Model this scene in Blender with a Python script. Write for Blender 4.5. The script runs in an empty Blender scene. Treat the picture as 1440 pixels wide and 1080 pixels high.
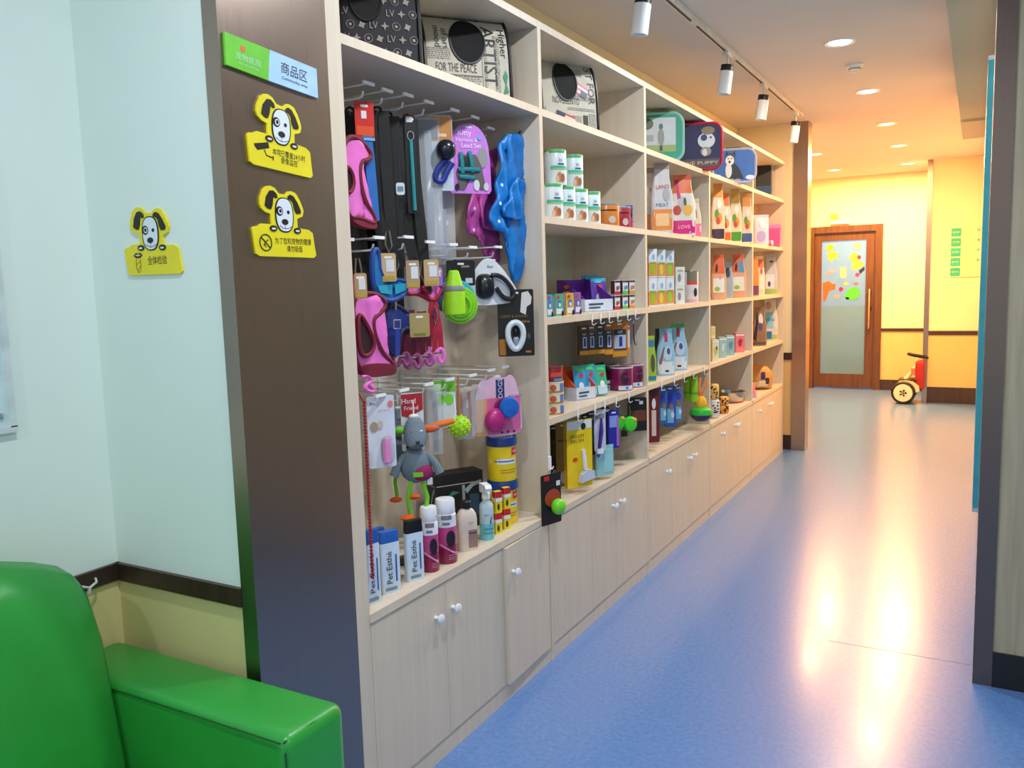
import bpy, bmesh, math, random
from mathutils import Vector, Matrix
random.seed(7)
SC = bpy.context.scene
COL = SC.collection
R = math.radians

# ------------------------------------------------------------------ camera
F_PX = 1170.94
YAW, PITCH, ROLL = 0.5113, 0.1160, -0.0288
CAM = Vector((1.454, 0.0, 1.5))
_fw = Vector((-math.sin(YAW)*math.cos(PITCH), math.cos(YAW)*math.cos(PITCH), -math.sin(PITCH)))
_r0 = Vector((math.cos(YAW), math.sin(YAW), 0))
_u0 = _r0.cross(_fw)
_rt = _r0*math.cos(ROLL) + _u0*math.sin(ROLL)
_up = -_r0*math.sin(ROLL) + _u0*math.cos(ROLL)
cd = bpy.data.cameras.new('camera'); cam = bpy.data.objects.new('camera', cd); COL.objects.link(cam)
cd.sensor_width = 36.0; cd.lens = 36.0*F_PX/1440.0; cd.clip_start = 0.02
M = Matrix((_rt, _up, -_fw)).transposed().to_4x4(); M.translation = CAM
cam.matrix_world = M
SC.camera = cam

# ------------------------------------------------------------------ world, light, exposure
SC.view_settings.view_transform = 'Standard'
try: SC.view_settings.look = 'None'
except Exception: pass
SC.view_settings.gamma = 1.0
SC.view_settings.use_curve_mapping = False
SC.view_settings.exposure = -0.14
w = bpy.data.worlds.new('world'); SC.world = w; w.use_nodes = True
w.node_tree.nodes['Background'].inputs[0].default_value = (0.75, 0.9, 1.0, 1)
w.node_tree.nodes['Background'].inputs[1].default_value = 1.0

def area(name, loc, rot, sx, sy, power, col, parent=None, shape='RECTANGLE', spread=180):
    l = bpy.data.lights.new(name, 'AREA'); l.shape = shape; l.size = sx; l.size_y = sy
    l.energy = power; l.color = col; l.spread = R(spread)
    o = bpy.data.objects.new(name, l); COL.objects.link(o); o.location = loc; o.rotation_euler = rot
    if parent: o.parent = parent
    return o
# daylight coming in through the shop window behind the camera
area('window_daylight', (2.0, -3.92, 1.45), (R(90), 0, R(180)), 4.2, 2.3, 190, (0.80, 0.95, 1.0))

# ------------------------------------------------------------------ pixel helpers
def ray(x, y): return _fw + _rt*((x-720)/F_PX) - _up*((y-540)/F_PX)
def on(x, y, ax, v):
    d = ray(x, y); i = 'xyz'.index(ax); t = (v-CAM[i])/d[i]
    return CAM + d*t
def pj(P):
    d = Vector(P)-CAM; z = d.dot(_fw)
    return (720+F_PX*d.dot(_rt)/z, 540-F_PX*d.dot(_up)/z)
def fit(b, rz, dr=0.4, zs=None, X=None, free=False):
    """pixel box -> place and size of an item whose front looks along rz (90 = +x, 0 = -y)"""
    x0, y0, x1, y1 = b; cx = (x0+x1)/2
    a = R(rz); n = Vector((math.sin(a), -math.cos(a), 0)); t = Vector((math.cos(a), math.sin(a), 0))
    auto = X is None
    if auto: X = on(cx, y1, 'z', zs).x
    for k in range(3):
        P = on(cx, (y0+y1)/2, 'x', X)
        p0 = pj(P)
        kw = abs(pj(P+t*.01)[0]-p0[0])*100; kd = abs(pj(P+n*.01)[0]-p0[0])*100
        w_ = (x1-x0)/(kw+dr*kd); d_ = w_*dr
        if not auto: break
        Q = on(cx, y1, 'z', zs); C_ = Q - n*d_*0.45; X = min(C_.x, 0.0)
    if not free and zs is not None:
        hx = abs(w_/2*t.x)+abs(d_/2*n.x); hy = abs(w_/2*t.y)+abs(d_/2*n.y)
        X2 = max(X, -.40+hx+.002); yy = P.y
        i = min(max(int((yy-1.7433)/1.1277), 0), 4); lo = 1.7433+1.1277*i+(.014 if i else .001)+hy; hi = 1.7433+1.1277*(i+1)-.014-hy
        if lo < hi: yy = min(max(yy, lo), hi)
        P = Vector((X2, yy, P.z))
        X = X2
    top = on(cx, y0, 'x', X).z
    bot = zs if zs is not None else on(cx, y1, 'x', X).z
    return (Vector((X, P.y, bot)), w_, d_, max(top-bot, 0.01))

# ------------------------------------------------------------------ materials
MATS = {}
def lin(c):
    c = c/255.0
    return c/12.92 if c <= 0.04045 else ((c+0.055)/1.055)**2.4
def L3(c): return (lin(c[0]), lin(c[1]), lin(c[2]), 1)
def mat(c, rough=0.5, metal=0.0, var=0.06, scale=18, emit=0, alpha=1.0, trans=0.0, coat=0.0, bump=0.0, bscale=200):
    key = (tuple(c), rough, metal, var, scale, emit, alpha, trans, coat, bump, bscale)
    if key in MATS: return MATS[key]
    m = bpy.data.materials.new('surface'); m.use_nodes = True
    nt = m.node_tree; b = nt.nodes['Principled BSDF']
    b.inputs['Roughness'].default_value = rough; b.inputs['Metallic'].default_value = metal
    col = L3(c)
    b.inputs['Base Color'].default_value = col
    if var > 0:
        tc = nt.nodes.new('ShaderNodeTexCoord'); nz = nt.nodes.new('ShaderNodeTexNoise')
        nz.inputs['Scale'].default_value = scale; nz.inputs['Detail'].default_value = 3
        rp = nt.nodes.new('ShaderNodeValToRGB')
        rp.color_ramp.elements[0].position = .3; rp.color_ramp.elements[1].position = .7
        rp.color_ramp.elements[0].color = tuple(v*(1-var*2) for v in col[:3])+(1,)
        rp.color_ramp.elements[1].color = tuple(min(1, v*(1+var)) for v in col[:3])+(1,)
        nt.links.new(tc.outputs['Object'], nz.inputs['Vector']); nt.links.new(nz.outputs['Fac'], rp.inputs[0])
        nt.links.new(rp.outputs[0], b.inputs['Base Color'])
    if bump > 0:
        tc2 = nt.nodes.new('ShaderNodeTexCoord'); n2 = nt.nodes.new('ShaderNodeTexNoise'); n2.inputs['Scale'].default_value = bscale
        bp = nt.nodes.new('ShaderNodeBump'); bp.inputs['Strength'].default_value = bump; bp.inputs['Distance'].default_value = 0.002
        nt.links.new(tc2.outputs['Object'], n2.inputs['Vector']); nt.links.new(n2.outputs['Fac'], bp.inputs['Height'])
        nt.links.new(bp.outputs[0], b.inputs['Normal'])
    if emit > 0:
        b.inputs['Emission Color'].default_value = col; b.inputs['Emission Strength'].default_value = emit
    if alpha < 1: b.inputs['Alpha'].default_value = alpha
    if trans > 0: b.inputs['Transmission Weight'].default_value = trans
    if coat > 0: b.inputs['Coat Weight'].default_value = coat; b.inputs['Coat Roughness'].default_value = .1
    MATS[key] = m
    return m

def wood_mat(c1, c2, rough=.42, name='maple', stretch=(7, 7, .5)):
    m = bpy.data.materials.new(name); m.use_nodes = True; nt = m.node_tree; b = nt.nodes['Principled BSDF']
    tc = nt.nodes.new('ShaderNodeTexCoord'); mp = nt.nodes.new('ShaderNodeMapping'); mp.inputs['Scale'].default_value = stretch
    nz = nt.nodes.new('ShaderNodeTexNoise'); nz.inputs['Scale'].default_value = 5; nz.inputs['Detail'].default_value = 5; nz.inputs['Distortion'].default_value = .4
    rp = nt.nodes.new('ShaderNodeValToRGB'); rp.color_ramp.elements[0].color = L3(c1); rp.color_ramp.elements[1].color = L3(c2)
    rp.color_ramp.elements[0].position = .3; rp.color_ramp.elements[1].position = .72
    nt.links.new(tc.outputs['Object'], mp.inputs[0]); nt.links.new(mp.outputs[0], nz.inputs['Vector'])
    nt.links.new(nz.outputs['Fac'], rp.inputs[0]); nt.links.new(rp.outputs[0], b.inputs['Base Color'])
    b.inputs['Roughness'].default_value = rough
    return m
MAPLE = wood_mat((213, 199, 178), (221, 208, 188))
BROWNWOOD = wood_mat((74, 46, 28), (100, 66, 42), name='door_wood')
VENEER = wood_mat((164, 152, 124), (184, 172, 146), name='veneer', stretch=(9, 9, .5))

def steel_mat(c=(165, 148, 136)):
    m = bpy.data.materials.new('brushed_steel'); m.use_nodes = True; nt = m.node_tree; b = nt.nodes['Principled BSDF']
    tc = nt.nodes.new('ShaderNodeTexCoord'); mp = nt.nodes.new('ShaderNodeMapping'); mp.inputs['Scale'].default_value = (120, 120, 1.5)
    nz = nt.nodes.new('ShaderNodeTexNoise'); nz.inputs['Scale'].default_value = 4
    rp = nt.nodes.new('ShaderNodeMapRange'); rp.inputs[3].default_value = .24; rp.inputs[4].default_value = .36
    nt.links.new(tc.outputs['Object'], mp.inputs[0]); nt.links.new(mp.outputs[0], nz.inputs['Vector'])
    nt.links.new(nz.outputs['Fac'], rp.inputs[0]); nt.links.new(rp.outputs[0], b.inputs['Roughness'])
    b.inputs['Base Color'].default_value = L3(c); b.inputs['Metallic'].default_value = 1.0
    return m
STEEL = steel_mat()
STEEL_DARK = steel_mat((122, 106, 98))

def floor_mat():
    m = bpy.data.materials.new('vinyl_floor'); m.use_nodes = True; nt = m.node_tree; b = nt.nodes['Principled BSDF']
    tc = nt.nodes.new('ShaderNodeTexCoord')
    n1 = nt.nodes.new('ShaderNodeTexNoise'); n1.inputs['Scale'].default_value = 60; n1.inputs['Detail'].default_value = 6
    r1 = nt.nodes.new('ShaderNodeValToRGB'); r1.color_ramp.elements[0].color = L3((88, 128, 190)); r1.color_ramp.elements[1].color = L3((100, 140, 201))
    r1.color_ramp.elements[0].position = .35; r1.color_ramp.elements[1].position = .65
    n2 = nt.nodes.new('ShaderNodeTexNoise'); n2.inputs['Scale'].default_value = 3; n2.inputs['Detail'].default_value = 1
    r2 = nt.nodes.new('ShaderNodeMapRange'); r2.inputs[3].default_value = .23; r2.inputs[4].default_value = .27
    bp = nt.nodes.new('ShaderNodeBump'); bp.inputs['Strength'].default_value = .02; bp.inputs['Distance'].default_value = .004
    nt.links.new(tc.outputs['Object'], n1.inputs['Vector']); nt.links.new(tc.outputs['Object'], n2.inputs['Vector'])
    nt.links.new(n1.outputs['Fac'], r1.inputs[0]); nt.links.new(r1.outputs[0], b.inputs['Base Color'])
    nt.links.new(n2.outputs['Fac'], r2.inputs[0]); nt.links.new(r2.outputs[0], b.inputs['Roughness'])
    nt.nodes.remove(bp)
    b.inputs['Specular IOR Level'].default_value = .5; b.inputs['Coat Weight'].default_value = .12; b.inputs['Coat Roughness'].default_value = .12
    return m
WALL_UP = mat((242, 228, 190), .7, var=.012, scale=3)
WALL_PALE = mat((222, 210, 150), .6, var=.02, scale=3)
WALL_MINT = mat((226, 240, 234), .7, var=.012, scale=3)
WALL_LOW = mat((230, 190, 124), .6, var=.02, scale=3)
CEIL = mat((220, 212, 210), .8, var=.01, scale=3)
RAIL = wood_mat((48, 34, 28), (66, 48, 40), rough=.35, name='rail_wood')
WHITE = mat((240, 242, 244), .4, var=0)
BLACK = mat((18, 18, 20), .45, var=0)
WIRE = mat((222, 223, 222), .35, 0, var=0)
CLEAR = mat((225, 230, 235), .12, alpha=.28, var=0)

# ------------------------------------------------------------------ mesh builder
class MB:
    def __init__(s): s.v = []; s.f = []
    def box(s, x0, x1, y0, y1, z0, z1):
        n = len(s.v)
        s.v += [(x0,y0,z0),(x1,y0,z0),(x1,y1,z0),(x0,y1,z0),(x0,y0,z1),(x1,y0,z1),(x1,y1,z1),(x0,y1,z1)]
        s.f += [tuple(n+i for i in q) for q in ((0,3,2,1),(4,5,6,7),(0,1,5,4),(1,2,6,5),(2,3,7,6),(3,0,4,7))]
        return s
    def rings(s, rs, cap=True, closed=False):
        n = len(s.v); k = len(rs[0])
        for r_ in rs: s.v += [tuple(p) for p in r_]
        m_ = len(rs)
        for i in range(m_ if closed else m_-1):
            j = (i+1) % m_
            for q in range(k):
                s.f.append((n+i*k+q, n+i*k+(q+1) % k, n+j*k+(q+1) % k, n+j*k+q))
        if cap and not closed:
            s.f.append(tuple(n+q for q in range(k))[::-1]); s.f.append(tuple(n+(m_-1)*k+q for q in range(k)))
        return s
    def lathe(s, prof, n=20, c=(0,0,0), ax='z'):
        rs = []
        for r_, z in prof:
            ring = []
            for i in range(n):
                a = 2*math.pi*i/n; p = (r_*math.cos(a), r_*math.sin(a), z)
                if ax == 'x': p = (p[2], p[0], p[1])
                if ax == 'y': p = (p[1], p[2], p[0])
                ring.append((p[0]+c[0], p[1]+c[1], p[2]+c[2]))
            rs.append(ring)
        return s.rings(rs)
    def ell(s, c, r_, n=14, m_=8):
        rs = []
        for j in range(m_+1):
            t = -math.pi/2+math.pi*j/m_; k = max(math.cos(t), .02)
            rs.append([(c[0]+r_[0]*k*math.cos(2*math.pi*i/n), c[1]+r_[1]*k*math.sin(2*math.pi*i/n), c[2]+r_[2]*math.sin(t)) for i in range(n)])
        return s.rings(rs)
    def tube(s, pts, r_, n=6, closed=False, flat=1.0):
        pts = [Vector(p) for p in pts]; rs = []; N = len(pts)
        rad = r_ if isinstance(r_, (list, tuple)) else [r_]*N
        prev = None
        for i, p in enumerate(pts):
            a = pts[(i-1) % N] if (closed or i > 0) else p
            b = pts[(i+1) % N] if (closed or i < N-1) else p
            t = (b-a)
            if t.length < 1e-9: t = Vector((0,0,1))
            t.normalize()
            if prev is None:
                u = Vector((0,1,0)) if abs(t.y) < .9 else Vector((1,0,0))
            else: u = prev
            u = (u-t*u.dot(t)); u.normalize(); prev = u
            q = t.cross(u)
            rs.append([p+u*(rad[i]*flat*math.cos(2*math.pi*k/n))+q*(rad[i]*math.sin(2*math.pi*k/n)) for k in range(n)])
        return s.rings(rs, closed=closed)
    def prism(s, poly, y0, y1):
        """poly in the xz plane, extruded along y"""
        return s.rings([[(p[0], y0, p[1]) for p in poly], [(p[0], y1, p[1]) for p in poly]])
    def build(s, name, material, parent=None, smooth=35):
        me = bpy.data.meshes.new(name); me.from_pydata(s.v, [], s.f)
        bm = bmesh.new(); bm.from_mesh(me); bmesh.ops.recalc_face_normals(bm, faces=bm.faces); bm.to_mesh(me); bm.free()
        if smooth:
            me.polygons.foreach_set('use_smooth', [True]*len(me.polygons)); me.set_sharp_from_angle(angle=R(smooth))
        me.materials.append(material)
        o = bpy.data.objects.new(name, me); COL.objects.link(o)
        if parent: o.parent = parent
        return o
def box(name, m, parent, *a): return MB().box(*a).build(name, m, parent, 0)
def tag(o, label, cat, group=None):
    o['label'] = label; o['category'] = cat
    if group: o['group'] = group
    return o
def thing(name, label, cat, loc=(0,0,0), rz=0, group=None):
    o = bpy.data.objects.new(name, None); COL.objects.link(o); o.empty_display_size = .05
    o.location = loc; o.rotation_euler = (0, 0, R(rz)); return tag(o, label, cat, group)
def struct(o, label=None, cat=None):
    o['kind'] = 'structure'
    if label: o['label'] = label; o['category'] = cat or 'wall'
    return o
def copy_tree(o, loc, rz=None, label=None, parent=None):
    c = o.copy(); COL.objects.link(c)
    if parent is None:
        c.location = loc
        if rz is not None: c.rotation_euler = (0, 0, R(rz))
        if label: c['label'] = label
    else: c.parent = parent
    for ch in list(o.children): copy_tree(ch, None, parent=c)
    return c

# flat and wrapped patches on a front face (local -y), coordinates x,z
def ZERO(x, z): return 0.0
def rr(x0, x1, z0, z1, r_, n=5):
    r_ = min(r_, (x1-x0)/2*.999, (z1-z0)/2*.999); o = []
    for cx, cz, a0 in ((x1-r_, z1-r_, 0), (x0+r_, z1-r_, 90), (x0+r_, z0+r_, 180), (x1-r_, z0+r_, 270)):
        for i in range(n+1):
            a = R(a0+90*i/n); o.append((cx+r_*math.cos(a), cz+r_*math.sin(a)))
    return o
def oval(cx, cz, a, b, n=20): return [(cx+a*math.cos(2*math.pi*i/n), cz+b*math.sin(2*math.pi*i/n)) for i in range(n)]
def patch(parent, name, x0, x1, z0, z1, c, f=ZERO, n=6, k=4, e=.0012, **kw):
    """a thin printed label that follows the surface y = f(x, z)"""
    s = MB(); N = len(s.v)
    for j in range(k+1):
        for i in range(n+1):
            x = x0+(x1-x0)*i/n; z = z0+(z1-z0)*j/k
            if hasattr(f, 'xs'): x *= f.xs(z)
            s.v.append((x, f(x, z)-e, z))
    for j in range(k):
        for i in range(n):
            a = j*(n+1)+i; s.f.append((a, a+1, a+n+2, a+n+1))
    m_ = c if isinstance(c, bpy.types.Material) else mat(c, **{**dict(rough=.4, var=.04), **kw})
    return s.build(name, m_, parent, 60)
def shape(parent, name, poly, c, y=0.0, th=.0015, f=None, e=.0012, **kw):
    m_ = c if isinstance(c, bpy.types.Material) else mat(c, **{**dict(rough=.45, var=0), **kw})
    if f is None: return MB().prism(poly, y-th, y).build(name, m_, parent, 0)
    cx = sum(p[0] for p in poly)/len(poly); cz = sum(p[1] for p in poly)/len(poly)
    s = MB(); s.v = [(cx, f(cx, cz)-e, cz)]
    for k in (.5, 1.0):
        for p in poly:
            x = cx+(p[0]-cx)*k; z = cz+(p[1]-cz)*k
            if hasattr(f, 'xs'): x *= f.xs(z)
            s.v.append((x, f(x, z)-e, z))
    N = len(poly)
    for i in range(N):
        j = (i+1) % N
        s.f.append((0, 1+i, 1+j)); s.f.append((1+i, 1+N+i, 1+N+j, 1+j))
    return s.build(name, m_, parent, 60)
_TX = {}
def text_geo(t, res=2):
    if t in _TX: return _TX[t]
    cu = bpy.data.curves.new('lettering', 'FONT'); cu.body = t; cu.size = 1; cu.align_x = 'CENTER'; cu.align_y = 'CENTER'; cu.resolution_u = res
    o = bpy.data.objects.new('lettering', cu); COL.objects.link(o)
    me = o.to_mesh(); v = [tuple(p.co) for p in me.vertices]; f = [tuple(p.vertices) for p in me.polygons]
    o.to_mesh_clear(); bpy.data.objects.remove(o); bpy.data.curves.remove(cu)
    _TX[t] = (v, f); return v, f
def letters(parent, t, x, z, size, c, f=ZERO, rot=0, e=.002, sx=1.0, fitw=None, name='lettering'):
    v, fc = text_geo(t)
    if not v: return None
    if fitw:
        ww = (max(p[0] for p in v)-min(p[0] for p in v)); sx = fitw/(ww*size)
    s = MB(); ca, sa = math.cos(R(rot)), math.sin(R(rot))
    for p in v:
        a, b = p[0]*size*sx, p[1]*size
        X, Z = x+a*ca-b*sa, z+a*sa+b*ca
        if hasattr(f, 'xs'): X *= f.xs(Z)
        s.v.append((X, f(X, Z)-e, Z))
    s.f = fc
    me = bpy.data.meshes.new(name); me.from_pydata(s.v, [], s.f); me.materials.append(c if isinstance(c, bpy.types.Material) else mat(c, .5, var=0))
    o = bpy.data.objects.new(name, me); COL.objects.link(o); o.parent = parent
    return o

# ================================================================== STRUCTURE
FL = floor_mat()
def sbox(name, m, *a): return struct(box(name, m, None, *a))
CZ = 2.81; YW = 1.345; XL = -0.51; YE = 11.97; YP = 7.50; XR = 1.49; YC = 3.36; YRE = 10.90
sbox('floor', FL, -1.4, 4.6, -4.1, 14.2, -.1, 0)
sbox('floor_seam', mat((72, 100, 150), .4), .95, 1.478, 3.52, 3.523, 0, .0006)
sbox('ceiling', CEIL, -1.4, 4.6, -4.1, 14.2, CZ, CZ+.1)
def two_tone(name, axis, pos, a0, a1, th, zr0=.765, zr1=.81, base=.10, proud=.012, sgn=-1, bz=True, up=None, low=None):
    """wall with cream upper and yellow lower paint, dark rail and skirting; axis x -> plane x=pos"""
    def bx(nm, m, z0, z1, p, kind=True):
        lo, hi = (pos, pos-sgn*th) if sgn < 0 else (pos-th, pos)
        if sgn < 0: lo = pos-p
        else: hi = pos+p
        a = (lo, hi, a0, a1, z0, z1) if axis == 'x' else (a0, a1, lo, hi, z0, z1)
        return sbox(nm, m, *a)
    bx('wall_'+name+'_lower', low or WALL_LOW, 0, zr0, 0); bx('wall_'+name+'_upper', up or WALL_UP, zr1, CZ, 0)
    bx('trim_'+name+'_rail', RAIL, zr0, zr1, proud)
    if bz: bx('baseboard_'+name, RAIL, 0, base, .006)
two_tone('left', 'x', XL, -4.0, YW, .12, sgn=1, up=WALL_MINT, low=WALL_PALE)                     # faces +x, behind the sofa
two_tone('partition', 'y', YW, XL-.12, -.046, .3, sgn=-1, up=WALL_MINT, low=WALL_PALE)         # faces the camera
sbox('wall_left_shelving', WALL_UP, -.56, -.43, YW+.3, YP, 0, CZ)    # behind and above the shelving
# stainless cladding of the pillar end
sbox('trim_steel_pillar', STEEL, -.046, 0.0, YW-.008, 1.688, 0, CZ)
two_tone('nib', 'y', YP+.02, -.56, .05, .14, zr0=.80, zr1=.86, base=.13, sgn=-1)
sbox('trim_steel_far_pillar', STEEL, .05, .165, YP, YP+.17, 0, CZ)
sbox('wall_far_left', WALL_LOW, -1.3, -1.2, YP+.16, YE+.1, 0, CZ)
# end wall with the door opening
DX0, DX1, DH = -.56, .345, 2.18
for nm, a, b in (('end_left', -1.3, DX0), ('end_right', DX1, .93)):
    two_tone(nm, 'y', YE, a, b, .12, zr0=.78, zr1=.82, base=.14, sgn=-1)
sbox('wall_end_top', WALL_UP, DX0, DX1, YE, YE+.12, DH, CZ)
two_tone('end_nib', 'y', YRE, .955, 2.0, 1.2, zr0=.80, zr1=.85, base=.19, sgn=-1)
sbox('trim_steel_end_corner', STEEL, .90, .955, YRE-.012, YE, 0, CZ)
sbox('wall_right_corridor', WALL_UP, XR, XR+.1, YC+.2, YRE, 0, CZ)
sbox('trim_steel_right_column', STEEL_DARK, 1.478, 1.54, YC, YC+.2, 0, CZ)
sbox('wall_right_veneer', VENEER, 1.54, 4.6, YC+.01, YC+.2, .13, CZ)
sbox('baseboard_right_veneer', mat((22, 18, 18), .4), 1.54, 4.6, YC-.002, YC+.2, 0, .13)
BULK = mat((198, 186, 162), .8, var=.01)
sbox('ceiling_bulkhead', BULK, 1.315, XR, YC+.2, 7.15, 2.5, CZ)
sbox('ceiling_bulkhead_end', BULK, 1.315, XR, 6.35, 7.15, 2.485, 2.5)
# the waiting room around the camera
sbox('wall_waiting_room', WALL_UP, 4.5, 4.6, -4.1, YC, 0, CZ)
sbox('wall_front_left', WALL_UP, -.63, -.2, -4.1, -4.0, 0, CZ)
sbox('wall_front_right', WALL_UP, 4.2, 4.6, -4.1, -4.0, 0, CZ)
sbox('wall_front_sill', WALL_LOW, -.2, 4.2, -4.1, -4.0, 0, .2)
sbox('wall_front_head', WALL_UP, -.2, 4.2, -4.1, -4.0, 2.65, CZ)
# the room behind the glazed door
BR = mat((178, 200, 218), .8, var=.02)
sbox('wall_back_room', BR, -1.4, 1.2, 14.1, 14.2, 0, CZ)
sbox('wall_back_room_left', BR, -1.4, -1.3, YE+.12, 14.1, 0, CZ)
sbox('wall_back_room_right', BR, 1.1, 1.2, YE+.12, 14.1, 0, CZ)
area('back_room_lamp', (-.1, 13.1, 2.75), (0, 0, 0), 1.2, 1.2, 45, (.75, .92, 1.0))

# teal glass panel on the right corridor wall
t = thing('wall_panel', 'tall teal panel seen edge-on along right corridor wall', 'panel', (1.478, 4.2, 0))
MB().box(-.020, .012, -.60, 1.6, .60, 2.27).build('board', mat((70, 175, 195), .25), t, 0)
MB().box(-.020, .012, -.60, 1.6, .585, .60).box(-.020, .012, -.60, 1.6, 2.27, 2.285).build('edge_strip', mat((210, 215, 215), .3, .5), t, 0)

# ------------------------------------------------------------------ ceiling fixtures
def downlight(x, y, col, power, em, label):
    t = thing('downlight', label, 'ceiling light', (x, y, CZ), 0, 'recessed downlights in the ceiling')
    MB().lathe([(.062, -.002), (.080, -.008), (.085, 0), (.062, 0)], 28).build('trim_ring', WHITE, t)
    MB().lathe([(.001, -.0035), (.061, -.0035), (.061, -.001), (.001, -.001)], 24).build('diffuser', mat(col, .5, var=0, emit=em), t)
    cl = L3(col)[:3]
    area('lamp', (0, 0, -.012), (0, 0, 0), .12, .12, power, cl, t, 'DISK')
COOL = (246, 250, 255); MID = (255, 236, 215); AMBER = (255, 186, 116); WARM = (255, 190, 122)
for i, (x, y, c, p, em, lb) in enumerate((
    (.73, 5.16, MID, 23, 14, 'round recessed downlight nearest the camera, just before the smoke detector'),
    (.72, 6.60, (255, 208, 158), 42, 14, 'round recessed downlight right after the smoke detector'),
    (.71, 8.09, AMBER, 50, 14, 'recessed downlight third along the right-hand row from the smoke detector'),
    (.70, 9.49, WARM, 60, 14, 'recessed downlight fourth along the right-hand row of the corridor'),
    (.68, 11.05, WARM, 120, 14, 'recessed downlight washing the yellow end wall right of the door'),
    (-.11, 9.52, WARM, 40, 14, 'recessed downlight beside the far steel pillar, left-hand pair nearer one'),
    (-.14, 11.05, WARM, 80, 14, 'recessed downlight straight above the glazed wooden door'))):
    downlight(x, y, c, p, em, lb)
for x, y, lb in ((.75, .7, 'recessed downlight above the sofa end, above the picture edge'), (.75, 2.2, 'recessed downlight in front of the peg-hook unit, above the picture edge'), (.75, 3.7, 'recessed downlight in front of the white milk cans, above the picture edge'), (2.6, .7, 'recessed downlight over waiting area right of the camera'), (2.6, -1.5, 'recessed downlight over waiting area right and behind'), (.75, -1.5, 'recessed downlight over waiting area behind the sofa end')):
    downlight(x, y, COOL, 21, 14, lb)
t = thing('smoke_detector', 'white round smoke detector between two downlights', 'smoke detector', (.738, 5.74, CZ))
MB().lathe([(.05, 0), (.052, -.012), (.046, -.018), (.001, -.018)], 24).build('base', WHITE, t)
MB().lathe([(.034, -.018), (.036, -.030), (.030, -.042), (.016, -.047), (.001, -.047)], 24).build('sensor_dome', mat((225, 225, 222), .45), t)
MB().lathe([(.0365, -.027), (.0365, -.031), (.03, -.031), (.03, -.027)], 24).build('vent_slot', BLACK, t)

t = thing('light_track', 'white ceiling track carrying four white spotlights', 'light track', (.17, 5.2, CZ))
MB().box(-.017, .017, -2.0, 1.95, -.03, 0).build('rail', mat((226, 220, 212), .4), t, 0)
for a, b in ((-1.9, -1.0), (-.9, -.3), (-.12, .55), (.72, 1.6)):
    box('slot', BLACK, t, -.006, .006, a, b, -.0315, -.0295)
def spot(y, label):
    t = thing('track_spotlight', label, 'spotlight', (.17, y, CZ-.03), 0, 'track spotlights')
    box('adapter', mat((226, 220, 212), .4), t, -.016, .016, -.055, .055, -.022, -.0005)
    MB().lathe([(.006, -.022), (.006, -.07)], 10).build('stem', mat((215, 215, 212), .35), t)
    h = bpy.data.objects.new('lamp_head', None)
    tilt = Matrix.Rotation(R(8), 4, 'Y')
    def tl(mb):
        mb.v = [tuple(tilt @ Vector(p) + Vector((0, 0, -.066))) for p in mb.v]; return mb
    tl(MB().lathe([(.001, 0), (.034, 0), (.0355, -.003), (.0355, -.034), (.001, -.034)], 24)).build('heat_sink', BLACK, t)
    tl(MB().lathe([(.036, -.034), (.037, -.036), (.037, -.158), (.034, -.160), (.030, -.150), (.001, -.150)], 28)).build('barrel', WHITE, t)
    tl(MB().lathe([(.001, -.1495), (.029, -.1495), (.029, -.1515), (.001, -.1515)], 20)).build('lens', mat((200, 205, 210), .2), t)
for y, lb in ((3.53, 'white track spotlight at the top edge, nearest the camera'), (4.89, 'white track spotlight second from the camera'),
              (5.81, 'white track spotlight third from the camera'), (6.92, 'white track spotlight farthest down, beside the far steel pillar')):
    spot(y, lb)

# ================================================================== SHELVING
Y0, BAY = 1.7433, 1.1277
A = [Y0+BAY*i for i in range(6)]
ZT, Z1, Z2, Z3, Z4, ZC = 2.4626, 2.1487, 1.7519, 1.3630, .9686, .592
TH = .026; D = .40
S1, S2, S3, S4, SC_ = (z+TH/2 for z in (Z1, Z2, Z3, Z4, ZC))
KNOBM = mat((232, 238, 246), .2, coat=.5, var=0)
LAB = ['maple shelving unit with open peg-hook bay, nearest the steel pillar', 'maple shelving unit with white cans, second from the steel pillar',
       'maple shelving unit under the green framed pet case, middle of five', 'maple shelving unit holding the steel bowl, fourth from the steel pillar',
       'maple shelving unit farthest away, beside the far steel pillar']
DOORS = [  # (y0, y1, knob y) from the unit's left
    [(.002, .374, .315), (.376, .742, .412), (.746, 1.10, .79)],
    [(.015, .40, None), (.402, .682, .64), (.684, 1.112, .735)],
    [(.015, .375, .285), (.377, .715, .665), (.717, 1.112, .765)],
    [(.015, .375, .262), (.377, .705, .615), (.707, 1.112, .66)],
    [(.015, .375, .188), (.377, .70, .56), (.702, 1.10, .62)]]
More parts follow.
